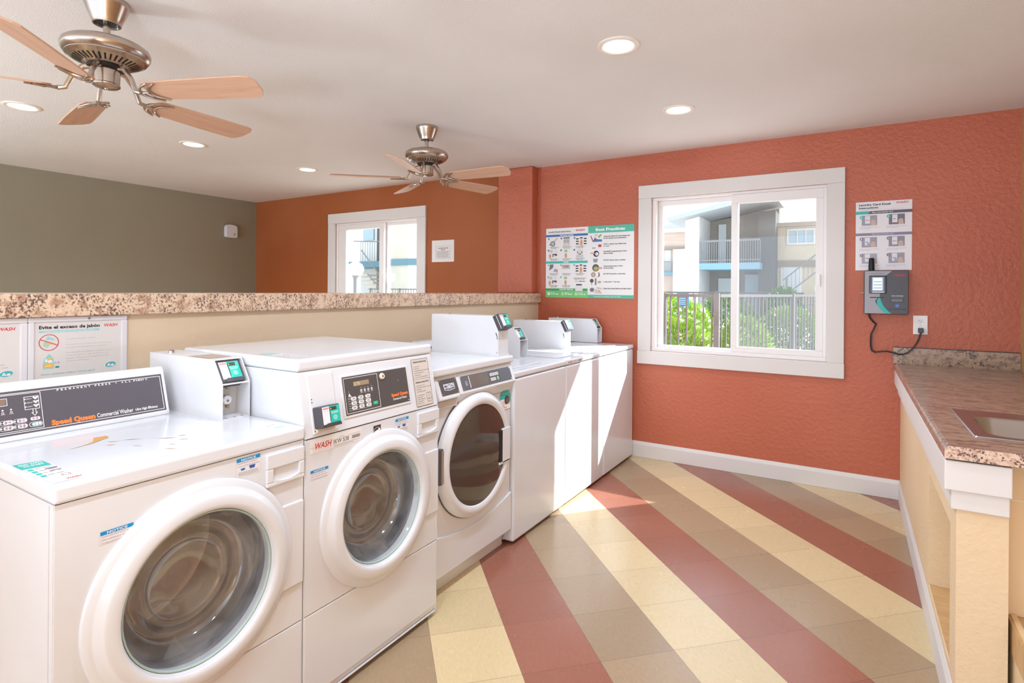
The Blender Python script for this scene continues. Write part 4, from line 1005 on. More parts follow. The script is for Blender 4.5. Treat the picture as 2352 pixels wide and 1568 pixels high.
# ================================================================== THINGS ON THE WALLS
hat = flat('9fd3d8', .5); yel = flat('f5c04a', .5)
def he_badge(p, u, v, w):
    p.disc(u+.002, v-.002, w*.52, flat('dcd6d4', .5), 2, w*.30, 28, .15); p.disc(u, v, w*.5, 'whiteink', 3, w*.29, 28, .15); p.disc(u, v, w*.45, flat('5fb8bf', .5), 4, w*.25, 28, .15)
    p.text('he', u, v-w*.14, w*.22, 'whiteink', 5, w*.55, .05, .2, 'C'); p.disc(u-w*.02, v-w*.03, w*.035, 'red_ink', 6)
def framed_sign(label, y0, spanish):
    t = thing('framed_sign', label, 'sign', (-2.384, y0+.151, .92), 'framed soap signs under the ledge')
    y1 = y0+.3025; z0, z1 = .92, 1.2245; X = -2.389
    m = MB(); fr = flat('e3e1e6', .35)
    for (a, b_, c, d) in ((y0, y1, z1-.0175, z1), (y0, y1, z0, z0+.0175), (y0, y0+.0175, z0+.0175, z1-.0175), (y1-.0205, y1, z0+.0175, z1-.0175)): m.box(X, X+.010, a, b_, c, d, fr)
    m.build('frame', t, .003, 2)
    m = MB(); p = Print(m, (X+.005, y0, 0), UY, UZ, .0003)
    p.rect(.0165, z0+.015, .284, z1-.015, 'paper', 1)
    p.wash(.2265, 1.1840, .0105, .0445)
    gt = flat('c2bfbd', .6)
    if spanish:
        p.text('Evite el exceso de jabón', .0305, 1.1840, .0110, 'ink', 2, .181, .035)
        p.rect(.0303, 1.1705, .2105, 1.1780, hat, 2); p.text('Las lavadoras de alta eficiencia usan menos jabón', .120, 1.1723, .0036, wi, 3, .150, .01, 0, 'C')
        for i, (v, u1, s) in enumerate(((1.1437, .200, 'No utilice detergente en polvo.'), (1.1235, .253, 'Use sólo 1/4 de la cantidad recomendada por los'), (1.1130, .235, 'fabricantes de detergentes por cada carga.'), (1.0950, .248, 'Estas demandan detergente; a menudo crea un'), (1.0850, .240, 'exceso de espuma, lo que resultará en ropa'), (1.0750, .244, 'pegajosa, húmeda, mal enjuagada y posibles'), (1.0650, .180, 'manchas de detergente.'))): p.text(s, .108, v, .0042, gt, 2, u1-.108)
        p.text('¡Estas máquinas utilizan menos agua!', .0365, 1.0235, .0062, flat('7ec3cc', .5), 2, .160, .01)
        p.ring(.0585, 1.1365, .0285, .0022, 'red_ink', 4)
        p.poly([(.040, 1.128), (.053, 1.117), (.064, 1.131), (.052, 1.143)], hat, 2); p.poly([(.047, 1.146), (.056, 1.158), (.075, 1.148), (.068, 1.140)], hat, 2); p.poly([(.050, 1.147), (.070, 1.144), (.068, 1.140), (.052, 1.142)], 'paper', 3); p.poly([(.042, 1.137), (.070, 1.134), (.070, 1.129), (.044, 1.131)], yel, 3)
        p.line(.034, 1.148, .083, 1.126, .0022, 'red_ink', 5)
        p.poly([(.0420, 1.0455), (.0735, 1.0440), (.0745, 1.064), (.0715, 1.080), (.0660, 1.089), (.0600, 1.0965), (.0540, 1.090), (.0465, 1.079), (.0425, 1.064)], hat, 2)
        p.poly([(.046, 1.049), (.0705, 1.048), (.0705, 1.062), (.0465, 1.064)], yel, 3); p.disc(.062, 1.077, .006, yel, 3); p.disc(.0515, 1.074, .0036, 'whiteink', 4, .006); p.disc(.062, 1.0700, .0068, 'whiteink', 4, .0048); p.rect(.049, 1.053, .066, 1.0555, flat('f7e3b0', .5), 4)
        p.text('1/4', .0765, 1.0600, .0080, flat('8a8486', .5), 2, .0125); p.rect(.0775, 1.0460, .0885, 1.0515, flat('3f7d88', .5), 2); p.rect(.0775, 1.0515, .0885, 1.0540, flat('b9dbe0', .5), 2)
    else:
        p.text('Avoid Excess Soap', .0305, 1.1840, .0110, 'ink', 2, .150, .035); p.rect(.0303, 1.1705, .19, 1.1780, hat, 2)
        for v, u1 in ((1.10, .200), (1.0700, .244), (1.0600, .252)): p.scribble(.108, v, u1, .0030, gt, 2)
        p.ring(.0585, 1.1365, .0285, .0022, 'red_ink', 4); p.line(.034, 1.148, .083, 1.126, .0022, 'red_ink', 5)
    he_badge(p, .2475, 1.0410, .040)
    m.build('printed_sheet', t, recalc=False)
    m = MB(); m.lathe([(.0042, X+.010), (.0040, X+.012), (0, X+.0125)], (y0+.176, 1.2165), 'x', 'greymetal', 14); m.build('screw', t)
    return t
framed_sign('framed soap sign in Spanish with crossed-out powder box, under the ledge', .7525, True)
framed_sign('framed soap sign cut off at the left edge of the photo, beside the Spanish one', .4495, False)

# ---- large laundry-room poster
PX0, PZ0, PW, PH = -2.3144, 1.2717, .807, .607
m = MB(); m.box(PX0, PX0+PW, D-.004, D+.001, PZ0, PZ0+PH, flat('efebe9', .45))
p = Print(m, (PX0, D-.0042, PZ0), (1, 0, 0), UZ, .0004)
def q_(u0, v0, u1, v1, mt, l=2): p.rect(u0*PW, v0*PH, u1*PW, v1*PH, mt, l)
def tx(s, u, v, c, mt, w, **k): p.text(s, u*PW, v*PH, c*PH, mt, 4, w*PW, **k)
tg = flat('5cc0a4', .5); dblue = flat('3f6fae', .5); tl = flat('4cbfae', .5); hand = flat('d9a07c', .5); lg = flat('cfcccb', .5); bk = flat('2c2a2c', .5)
q_(.5, .904, 1, 1, tg); tx('Best Practices', .585, .932, .036, wi, .320, bold=.05)
tx('Laundry Room Instructions', .030, .938, .020, bk, .268, bold=.02); q_(.03, .922, .33, .924, lg)
p.wash(.358*PW, .944*PH, .027*PH, .104*PW, 'red_ink', 4)
q_(0, .877, .497, .908, dblue); tx('TOP LOAD WASHER', .250, .884, .016, wi, .165, bold=.04, align='C')
q_(0, .491, .497, .524, tl); tx('DRYER', .245, .499, .017, wi, .062, bold=.04, align='C')
q_(0, .101, .497, .131, flat('4b9c5c', .5)); tx('REQUEST SERVICE', .250, .108, .016, wi, .165, bold=.04, align='C')
q_(0, 0, .497, .101, flat('7ed07c', .5)); q_(.497, 0, 1, .045, tg); tx('TO REPORT A PROBLEM CALL OR TEXT', .715, .014, .014, wi, .30, align='C')
q_(.355, .096, .441, .19, flat('e6e3e4', .5), 3); q_(.366, .176, .432, .194, bk, 4)
for i, u in enumerate((.022, .190, .350)):
    q_(u, .035, u+.032, .075, wi if i == 0 else flat('b9e6b2', .5), 3); p.scribble((u+.042)*PW, .066*PH, (u+.09)*PW, .008*PH, wi, 3); p.scribble((u+.042)*PW, .044*PH, (u+.135)*PW, .012*PH, wi, 3)
def cell(u, v, kind, num, mt):
    """one pictogram, u/v of its top-left corner"""
    p.disc((u-.004)*PW, (v-.012)*PH, .008, mt, 3); tx(str(num), u-.004, v-.018, .012, wi, .004, align='C')
    if kind == 'keys':
        for a, b_ in ((.03, .02), (.075, .008), (.12, .02), (.03, .055), (.12, .055), (.03, .09), (.12, .09)): q_(u+a-.016, v-b_-.016, u+a+.016, v-b_, bk, 3)
        p.poly([((u+.062)*PW, (v-.125)*PH), ((u+.060)*PW, (v-.07)*PH), ((u+.072)*PW, (v-.035)*PH), ((u+.080)*PW, (v-.035)*PH), ((u+.092)*PW, (v-.07)*PH), ((u+.086)*PW, (v-.125)*PH)], hand, 4)
    elif kind == 'pour':
        p.disc((u+.045)*PW, (v-.085)*PH, .024, flat('7d8c88', .5), 3); p.disc((u+.045)*PW, (v-.085)*PH, .015, flat('a9c9c8', .5), 4); p.line((u+.06)*PW, (v-.05)*PH, (u+.105)*PW, (v-.005)*PH, .010, flat('d9b48a', .5), 3); q_(u+.0, v-.105, u+.025, v-.09, hand, 3)
    elif kind == 'machine':
        q_(u+.02, v-.014, u+.095, v, bk, 3); q_(u+.02, v-.125, u+.095, v-.02, lg, 3); q_(u+.028, v-.075, u+.052, v-.03, flat('b5b1b0', .5), 4); q_(u+.06, v-.075, u+.088, v-.03, flat('b5b1b0', .5), 4); q_(u+.035, v-.115, u+.08, v-.085, flat('dcd8d6', .5), 4)
    elif kind == 'card':
        q_(u+.01, v-.045, u+.045, v-.005, lg, 3); p.ring((u+.085)*PW, (v-.025)*PH, .011, .003, lg, 3)
        p.poly([((u+.005)*PW, (v-.125)*PH), ((u+.0)*PW, (v-.08)*PH), ((u+.015)*PW, (v-.06)*PH), ((u+.030)*PW, (v-.08)*PH), ((u+.026)*PW, (v-.125)*PH)], hand, 3)
        q_(u+.045, v-.075, u+.10, v-.062, bk, 3); q_(u+.045, v-.105, u+.055, v-.075, bk, 3); q_(u+.07, v-.09, u+.10, v-.075, flat('6a6666', .5), 3)
    elif kind == 'pay':
        q_(u+.035, v-.038, u+.07, v-.008, flat('8fcf80', .5), 3); p.poly([((u+.044)*PW, (v-.125)*PH), ((u+.038)*PW, (v-.08)*PH), ((u+.052)*PW, (v-.045)*PH), ((u+.068)*PW, (v-.08)*PH), ((u+.062)*PW, (v-.125)*PH)], hand, 3)
    elif kind == 'lid':
        q_(u+.035, v-.06, u+.085, v-.005, flat('dedbda', .5), 3); q_(u+.03, v-.062, u+.038, v-.035, bk, 4); q_(u+.082, v-.062, u+.09, v-.035, bk, 4); q_(u+.045, v-.078, u+.078, v-.068, bk, 4); q_(u+.02, v-.125, u+.1, v-.085, lg, 3)
    elif kind == 'lint':
        p.poly([((u+.005)*PW, (v-.09)*PH), ((u+.015)*PW, v*PH), ((u+.06)*PW, v*PH), ((u+.05)*PW, (v-.05)*PH)], flat('77757a', .5), 3); p.poly([((u+.055)*PW, (v-.10)*PH), ((u+.075)*PW, (v-.06)*PH), ((u+.11)*PW, (v-.075)*PH), ((u+.11)*PW, (v-.12)*PH)], flat('aaa7a6', .5), 3)
    elif kind == 'load':
        q_(u+.01, v-.07, u+.105, v-.005, lg, 3); q_(u+.03, v-.05, u+.09, v-.015, flat('9c999c', .5), 4); p.poly([((u+0)*PW, (v-.03)*PH), ((u+.03)*PW, (v-.01)*PH), ((u+.05)*PW, (v-.03)*PH), ((u+.02)*PW, (v-.045)*PH)], hand, 5)
    p.scribble((u+.012)*PW, (v-.140)*PH, (u+.115)*PW, .008*PH, flat('8a8786', .5), 3); p.scribble((u+.025)*PW, (v-.157)*PH, (u+.10)*PW, .008*PH, flat('8a8786', .5), 3)
ci, ct = flat('43507e', .5), tl
for (u, v, k, n, mt) in ((.038, .862, 'pour', 1, ci), (.191, .862, 'machine', 2, ci), (.347, .862, 'keys', 3, ci), (.036, .692, 'card', 4, ci), (.189, .692, 'pay', 5, ci), (.345, .692, 'lid', 6, ci), (.036, .478, 'lint', 1, ct), (.189, .478, 'load', 2, ct), (.345, .478, 'keys', 3, ct), (.035, .306, 'card', 4, ct), (.188, .306, 'pay', 5, ct)): cell(u, v, k, n, mt)
p.scribble(.335*PW, .275*PH, .48*PW, .008*PH, flat('8a8786', .5), 3); p.scribble(.345*PW, .260*PH, .47*PW, .008*PH, flat('8a8786', .5), 3); p.wash(.352*PW, .229*PH, .012*PH, .04*PW, 'red_ink', 3); p.scribble(.40*PW, .229*PH, .465*PW, .010*PH, bk, 3)
for (v, a, b_) in ((.852, 'Check all clothing for loose items and', 'tag for laundry care instructions'), (.746, 'ONLY 1 quarter cup of liquid soap', 'or 1 pod'), (.645, 'Pods MUST be placed inside of drum', 'before clothes'), (.525, 'DO NOT add any water to machines', None), (.443, 'Check machine door or lid is', 'closed properly'), (.337, 'DO NOT use foreign or bent coins', None), (.227, '1 wash load = 1 dry load', None), (.135, 'Clean lint screen before and after drying', None)):
    gtx = flat('55504f', .5)
    tx(a, .674, v-.008, .0155, gtx, .0074*len(a), bold=.035)
    if b_: tx(b_, .674, v-.034, .0155, gtx, .0074*len(b_), bold=.035)
for k, s in enumerate(((.62, .83), )):
    p.poly([(.552*PW, .780*PH), (.575*PW, .842*PH), (.605*PW, .815*PH), (.655*PW, .812*PH), (.656*PW, .782*PH)], flat('5577ac', .5), 3); p.line(.530*PW, .865*PH, .557*PW, .785*PH, .008, flat('9a5a44', .5), 3); p.line(.615*PW, .84*PH, .648*PW, .88*PH, .014, flat('8fb070', .5), 3); q_(.575, .855, .605, .885, flat('e8c8c4', .5), 3)
p.disc(.632*PW, .725*PH, .017, flat('c2554a', .5), 3, .012); q_(.545, .69, .585, .70, flat('6d6a7a', .5), 3)
p.disc(.592*PW, .615*PH, .026, bk, 3); p.disc(.600*PW, .612*PH, .015, flat('e8d9dc', .5), 4); q_(.527, .615, .575, .632, hand, 4)
p.poly([(.565*PW, .495*PH), (.558*PW, .545*PH), (.612*PW, .545*PH), (.603*PW, .495*PH)], flat('9a9aa2', .5), 3)
p.disc(.588*PW, .420*PH, .031, flat('55585a', .5), 3); p.disc(.590*PW, .408*PH, .019, flat('a9b86a', .5), 4); q_(.61, .405, .66, .428, hand, 4); p.disc(.59*PW, .39*PH, .008, flat('d9813f', .5), 5)
p.disc(.562*PW, .325*PH, .021, flat('a8957c', .5), 3); p.disc(.562*PW, .325*PH, .013, flat('c4b49c', .5), 4); p.disc(.615*PW, .325*PH, .016, flat('8a5a40', .5), 3, .020); p.disc(.606*PW, .327*PH, .013, flat('efebe9', .45), 4, .018)
p.disc(.545*PW, .24*PH, .017, flat('5a4c38', .5), 3); q_(.58, .18, .598, .275, flat('7b8496', .5), 3); p.disc(.63*PW, .222*PH, .017, flat('b9a888', .5), 3, .010); q_(.538, .18, .55, .21, flat('9fb4c4', .5), 3)
p.disc(.548*PW, .115*PH, .020, flat('77757e', .5), 3, .017); p.poly([(.568*PW, .075*PH), (.59*PW, .13*PH), (.64*PW, .10*PH), (.625*PW, .06*PH)], lg, 3); p.line(.60*PW, .145*PH, .655*PW, .13*PH, .012, flat('d9b9a4', .5), 3); p.line(.625*PW, .11*PH, .65*PW, .065*PH, .010, hand, 4)
tag(m.build('laundry_poster', None, 0, loc=(PX0+PW/2, D-.002, PZ0), recalc=False), 'wide laundry instructions poster with teal Best Practices column, left of the right window', 'poster')

# ---- small rules notice on the orange wall
m = MB(); m.box(-3.615, -3.3365, D-.0055, D+.001, 1.6095, 1.8265, flat('ece7e4', .6))
p = Print(m, (-3.615, D-.0058, 1.6095), (1, 0, 0), UZ, .0005)
p.frame(.048, .032, .237, .160, .0022, flat('b9b3b0', .6), 2); tk = flat('5a5554', .6)
p.text('LAUNDRY ROOM', .1425, .132, .0105, tk, 2, .125, .02, 0, 'C'); p.text('RULES', .1425, .116, .0105, tk, 2, .05, .02, 0, 'C')
for i in range(7): p.scribble(.058+.008*(i % 2), .102-i*.0095, .227-.01*(i % 3), .0035, flat('8c8684', .6), 2)
tag(m.build('rules_notice', None, 0, loc=(-3.475, D-.003, 1.6095), recalc=False), 'small white laundry room rules notice on the orange wall beside the window', 'notice')

# ---- kiosk instruction poster
m = MB(); m.box(.0228, .3292, D-.004, D+.001, 1.4822, 1.9345, flat('ebe7ea', .35))
p = Print(m, (.0228, D-.0042, 1.4822), (1, 0, 0), UZ, .0004)
p.text('Laundry Card Kiosk', .0178, .4265, .0125, bk, 2, .178, .03); p.text('Instructions', .0178, .4065, .0120, bk, 2, .107, .03)
p.wash(.2230, .4315, .0125, .0640)
p.scribble(.020, .3975, .27, .0022, flat('c8c4c8', .5), 2)
hg_, hp = flat('63606a', .5), flat('8d88a0', .5)
p.rect(0, .3710, .3064, .3900, hg_, 2); p.poly([(0, .3710), (0, .3900), (.082, .3900), (.066, .3710)], tl, 3); p.text('Buy a new laundry card', .092, .3775, .0075, wi, 4, .112, .02)
p.rect(0, .2280, .3064, .2455, hp, 2); p.text('Add value to laundry card', .090, .2340, .0075, flat('e4e0e8', .5), 4, .118, .015)
def kcell(u, v, num, mt, dark_, k):
    w, h = .085, .066
    p.rect(u, v-h, u+w, v, flat(dark_, .5), 2); p.rect(u+.018, v-h*.82, u+.046, v-.003, flat('e9e6ec', .5), 3); p.scribble(u+.022, v-h*.5, u+.042, .003, bk, 4)
    p.poly([(u+.052, v-h), (u+.050, v-h*.6), (u+.062, v-h*.42), (u+.076, v-h*.5), (u+.080, v-h)], flat('d2b6a6', .5) if k != 2 else flat('c9b3a6', .5), 3)
    if k == 3: p.rect(u+.030, v-h*.8, u+.05, v-h*.55, flat('9fb4cc', .5), 4)
    p.disc(u-.001, v-.012, .0105, mt, 4); p.text(str(num), u-.001, v-.0165, .009, wi, 5, .005, .02, 0, 'C')
    p.scribble(u-.012, v-h-.014, u+w+.010, .0026, flat('bdb8bf', .5), 2); p.scribble(u-.012, v-h-.022, u+w*.6, .0026, flat('c9c4ca', .5), 2)
for (u, v, n, mt, dk, k) in ((.034, .362, 1, tl, 'a3a0ae', 1), (.183, .363, 2, tl, '787582', 2), (.034, .218, 1, hp, 'a3a0ac', 3), (.183, .220, 2, hp, '9794a2', 2), (.035, .110, 3, hp, 'b0adb8', 1), (.183, .112, 4, hp, 'a3a0ae', 3)): kcell(u, v, n, mt, dk, k)
tag(m.build('kiosk_poster', None, 0, loc=(.176, D-.002, 1.4822), recalc=False), 'tall white card kiosk instruction poster above the grey wall kiosk', 'poster')

# ---- card kiosk
t = thing('card_kiosk', 'grey and charcoal laundry card kiosk with stub antenna on the terracotta wall', 'kiosk', (.191, D, 1.195))
kx0, kx1, kz0, kz1, ky = .0712, .3106, 1.196, 1.478, D-.052
m = MB(); m.box(kx0, kx1, ky, D, kz0, kz1, flat('4c4a50', .4)); m.build('housing', t, .006, 3)
m = MB(); p = Print(m, (kx0, ky-.0006, kz0), (1, 0, 0), UZ, .0005); W, Hh = kx1-kx0, kz1-kz0
p.rect(.004, .004, W-.003, Hh-.003, flat('49474c', .4), 1)
cur = [(.152, .0), (.138, .014), (.120, .034), (.104, .058), (.093, .085), (.087, .12), (.088, .17), (.096, .215), (.112, .243), (.154, Hh)]
lft = [(.004, .004)] + [(max(u-.032, .004) if v < .10 else u, max(v, .004)) for u, v in cur[:5]] + cur[5:9] + [(.152, Hh-.003), (.004, Hh-.003)]
p.poly([(u, min(v, Hh-.003)) for u, v in lft], flat('a5a1a7', .4), 2)
for (a, b_), (c, d) in zip(cur[:5], cur[1:6]):
    wq = lambda v: .032*max(0.0, min(1, (.125-v)/.06))
    p.poly([(a-wq(b_), max(b_, .004)), (a, max(b_, .004)), (c, d), (c-wq(d), d)], flat('36b5ac', .4), 3)
p.wash(.163, .246, .0125, .060); p.line(.172, .243, .222, .245, .0008, 'red_ink', 3)
p.text('ADD VALUE TO LAUNDRY CARD', .073, .262, .0040, flat('5a565c', .5), 3, .070, .01, 0, 'C'); p.text('TAP AND PAY', .073, .257, .0030, flat('5a565c', .5), 3, .040, 0, 0, 'C')
p.rect(.033, .104, .112, .110, flat('4a484e', .5), 4); p.rect(.036, .1055, .109, .1085, 'black', 5)
p.text('CARD DISPENSER', .180, .1165, .0045, wi, 3, .064, .02, 0, 'C'); p.scribble(.150, .1110, .210, .0016, flat('aaa6aa', .5), 3)
p.rect(.144, .076, .212, .104, flat('242226', .4), 3); p.rect(.148, .080, .208, .101, flat('6c6a6e', .4), 4)
p.disc(.180, .056, .0145, flat('4d5a94', .4), 3); p.disc(.180, .056, .008, flat('6e7cba', .4), 4)
p.rect(.129, .030, .228, .036, flat('2c2a2e', .4), 3)
m.build('face_print', t, recalc=False)
m = MB(); m.box(kx0+.028, kx0+.122, ky-.008, ky, kz0+.133, kz0+.249, flat('1e1c22', .25)); sc = m.build('screen', t, .004, 3)
m = MB(); p = Print(m, (kx0+.028, ky-.0085, kz0+.133), (1, 0, 0), UZ, .0004); p.rect(.016, .018, .078, .106, flat('9aa0b8', .2, emit=.25), 1); p.rect(.022, .022, .070, .100, flat('e6f0f6', .2, emit=.45), 2)
for v, c in ((.072, 'b9c8dc'), (.052, '9fd0b4'), (.032, 'b4c4da')): p.rect(.024, v, .068, v+.008, flat(c, .3), 3)
p.rect(.016, .004, .082, .014, flat('cfc9bc', .4), 2); m.build('display', sc, recalc=False)
m = MB(); m.lathe([(.0175, kz1-.004), (.0168, kz1+.03), (.0150, kz1+.078), (.012, kz1+.083), (0, kz1+.084)], (.1125, ky+.026), 'z', 'black', 20); m.build('antenna', t)
m = MB(); m.tube([(kx0-.016, ky+.03, 1.333), (kx0, ky+.03, 1.333)], .0042, 'chrome', 10); m.build('connector', t)
m = MB()
cp = [(.099, D-.03, 1.198), (.105, D-.022, 1.168), (.126, D-.016, 1.140), (.1385, D-.014, 1.128), (.128, D-.013, 1.095), (.113, D-.012, 1.062), (.1105, D-.012, 1.03), (.111, D-.012, .985), (.117, D-.013, .953), (.135, D-.015, .944), (.165, D-.018, .950), (.195, D-.022, .955), (.230, D-.028, .949), (.262, D-.033, .940), (.286, D-.034, .941), (.309, D-.033, .953), (.337, D-.030, .982), (.358, D-.030, 1.020), (.370, D-.032, 1.055), (.3755, D-.033, 1.083)]
m.tube(cp, .0042, 'black', 10); m.tube([(a+.004, b_-.004, c+.003) for a, b_, c in cp], .0030, flat('3a3436', .5), 8); cd = m.build('power_cord', t)
m = MB(); m.box(.3625, .3905, D-.036, D-.008, 1.082, 1.112, flat('4e4c50', .45)); m.build('plug', cd, .004, 3)
# ---- outlet
t = thing('wall_outlet', 'white duplex wall outlet with the kiosk cord plugged in, above the counter', 'outlet', (.376, D, 1.071))
m = MB(); m.box(.3385, .4140, D-.007, D, 1.071, 1.1910, 'whiteink'); m.build('cover_plate', t, .003, 3)
m = MB(); p = Print(m, (.3385, D-.0073, 1.071), (1, 0, 0), UZ, .0004)
for zc in (.083, .035):
    p.disc(.0378, zc, .0165, flat('efece9', .4), 1, .0145); p.rect(.0305, zc+.001, .0325, zc+.009, 'dark', 2); p.rect(.0430, zc+.001, .0450, zc+.008, 'dark', 2); p.disc(.0378, zc-.006, .0022, 'dark', 2)
p.disc(.0378, .059, .0026, flat('b9b4b0', .4), 2); m.build('sockets', t, recalc=False)
# ---- little wall device on the green wall
t = thing('wall_sensor', 'small rounded white wall device on the olive grey wall', 'sensor', (-6.52, 4.01, 1.95))
q = [(3.935, 1.965), (3.948, 1.952), (4.075, 1.950), (4.088, 1.963), (4.088, 2.075), (4.075, 2.098), (4.045, 2.107), (3.99, 2.110), (3.955, 2.103), (3.936, 2.085)]
m = MB(); m.prism(q, 'x', -6.52, -6.47, 'white2'); m.build('housing', t, .012, 3)
m = MB(); p = Print(m, (-6.4695, 0, 0), UY, UZ, .001); p.disc(4.045, 1.995, .009, flat('6a6668', .5), 1); p.scribble(4.025, 1.974, 4.065, .005, flat('9a9698', .5), 1); m.build('indicator', t, recalc=False)

# ================================================================== SINK COUNTER AT THE RIGHT
XF, YE = .2753, 2.135
t = thing('counter_base', 'yellow stucco counter base with white trim boards and a low open niche', 'counter', (.335, 3.2, 0))
m = MB()
m.box(XF, .396, YE, 2.25, 0, .842, 'yellow'); m.box(XF, .396, 2.81, D-.001, 0, .842, 'yellow'); m.box(XF, .396, 2.25, 2.81, 0, .150, 'yellow'); m.box(XF, .396, 2.25, 2.81, .600, .842, 'yellow'); m.box(.392, .396, 2.25, 2.81, .150, .600, 'yellow')
m.build('base_wall', t)
m = MB(); m.box(XF+.004, .392, 2.251, 2.809, .150, .1525, 'brownwood'); m.build('niche_floor', t)
m = MB(); m.box(.2417, .3965, 2.095, D-.002, .746, .8345, 'trim'); m.build('trim_board', t, .003, 2)
m = MB(); m.box(.2603, .3950, 2.115, D-.002, .685, .7465, 'trim'); m.build('trim_board', t, .003, 2)
m = MB(); m.box(.396, .85, 2.20, 2.24, .372, .842, 'tile'); m.box(.396, .85, 2.199, 2.201, .715, .717, flat('efe0c4', .6)); m.build('tile_panel', t)
# worktop with a hole for the sink
t = thing('countertop', 'brown speckled laminate worktop with backsplash, against the terracotta wall', 'countertop', (.547, 3.2, .842))
sx0, sx1, sy0, sy1 = .352, .785, 2.275, 2.730
m = MB(); z0, z1 = .842, .8796
x0, x1, y0, y1 = .240, .8545, 2.080, D-.001
loop = [(x0, z0), (x0, z1-.012), (x0+.004, z1-.004), (x0+.012, z1), (sx0, z1), (sx0, z0)]
m.prism(loop, 'y', y0, y1, 'granite2'); m.box(sx1, x1, y0, y1, z0, z1, 'granite2'); m.box(sx0, sx1, y0, sy0, z0, z1, 'granite2'); m.box(sx0, sx1, sy1, y1, z0, z1, 'granite2')
slab = m.build('worktop', t)
m = MB(); m.prism([(x0-.0005, z0+.001), (x0-.0005, z1-.012), (x0+.004, z1-.003), (x0+.012, z1+.0004), (x1, z1+.0004), (x1, z0+.001)], 'y', y0-.0015, y0+.0005, 'granite4'); m.build('front_edge', t)
m = MB(); m.box(.234, .853, D-.021, D-.001, z1, .983, 'granite3'); m.box(.232, .853, D-.024, D-.001, .983, .9855, 'dark'); m.build('backsplash', t)
# sink
def rrect(ax, bx, ay, by, r, n=6):
    q = []
    for (cx, cy, a0) in ((bx-r, by-r, 0), (ax+r, by-r, 90), (ax+r, ay+r, 180), (bx-r, ay+r, 270)):
        for i in range(n+1): a = R(a0+90*i/n); q.append((cx+r*math.cos(a), cy+r*math.sin(a)))
    return q
t = thing('sink', 'stainless steel drop-in sink set into the brown worktop', 'sink', (.567, 2.5, .88))
m = MB(); loops = []
for (ax, bx, ay, by, r, z) in ((.334, .800, 2.255, 2.748, .012, z1+.0005), (.336, .798, 2.257, 2.746, .012, z1+.004), (.350, .784, 2.270, 2.733, .02, z1+.0045), (.378, .756, 2.300, 2.640, .055, z1+.0015), (.382, .752, 2.304, 2.636, .055, z1-.006), (.392, .742, 2.314, 2.626, .06, z1-.12), (.41, .724, 2.332, 2.608, .06, z1-.150), (.46, .674, 2.38, 2.56, .05, z1-.156)):
    loops.append([(x, y, z) for x, y in rrect(ax, bx, ay, by, r)])
v = [p_ for l in loops for p_ in l]; k = len(loops[0]); f = []
for i in range(len(loops)-1):
    for j in range(k): f.append((i*k+j, i*k+(j+1) % k, (i+1)*k+(j+1) % k, (i+1)*k+j))
f.append(tuple((len(loops)-1)*k+j for j in range(k)))
m.add(v, f, 'sinksteel', True); m.build('basin', t, sharp=50)
m = MB(); m.lathe([(.035, z1-.154), (.033, z1-.1525), (.02, z1-.155), (0, z1-.155)], (.567, 2.47), 'z', 'chrome', 24); m.build('drain', t)
# low bench at the very edge of the picture
t = thing('low_bench', 'low tan wooden bench below the tiled panel at the right edge of the photo', 'bench', (.63, 1.7, 0))
m = MB(); m.box(.409, .853, 1.25, 2.198, .0, .284, 'yellow'); m.build('base', t)
m = MB(); m.box(.405, .853, 1.245, 2.198, .284, .372, 'brownwood'); m.build('seat_board', t)
m = MB(); m.box(.412, .426, 1.245, 2.196, .372, .3765, flat('e8cda0', .5)); m.build('edge_strip', t)

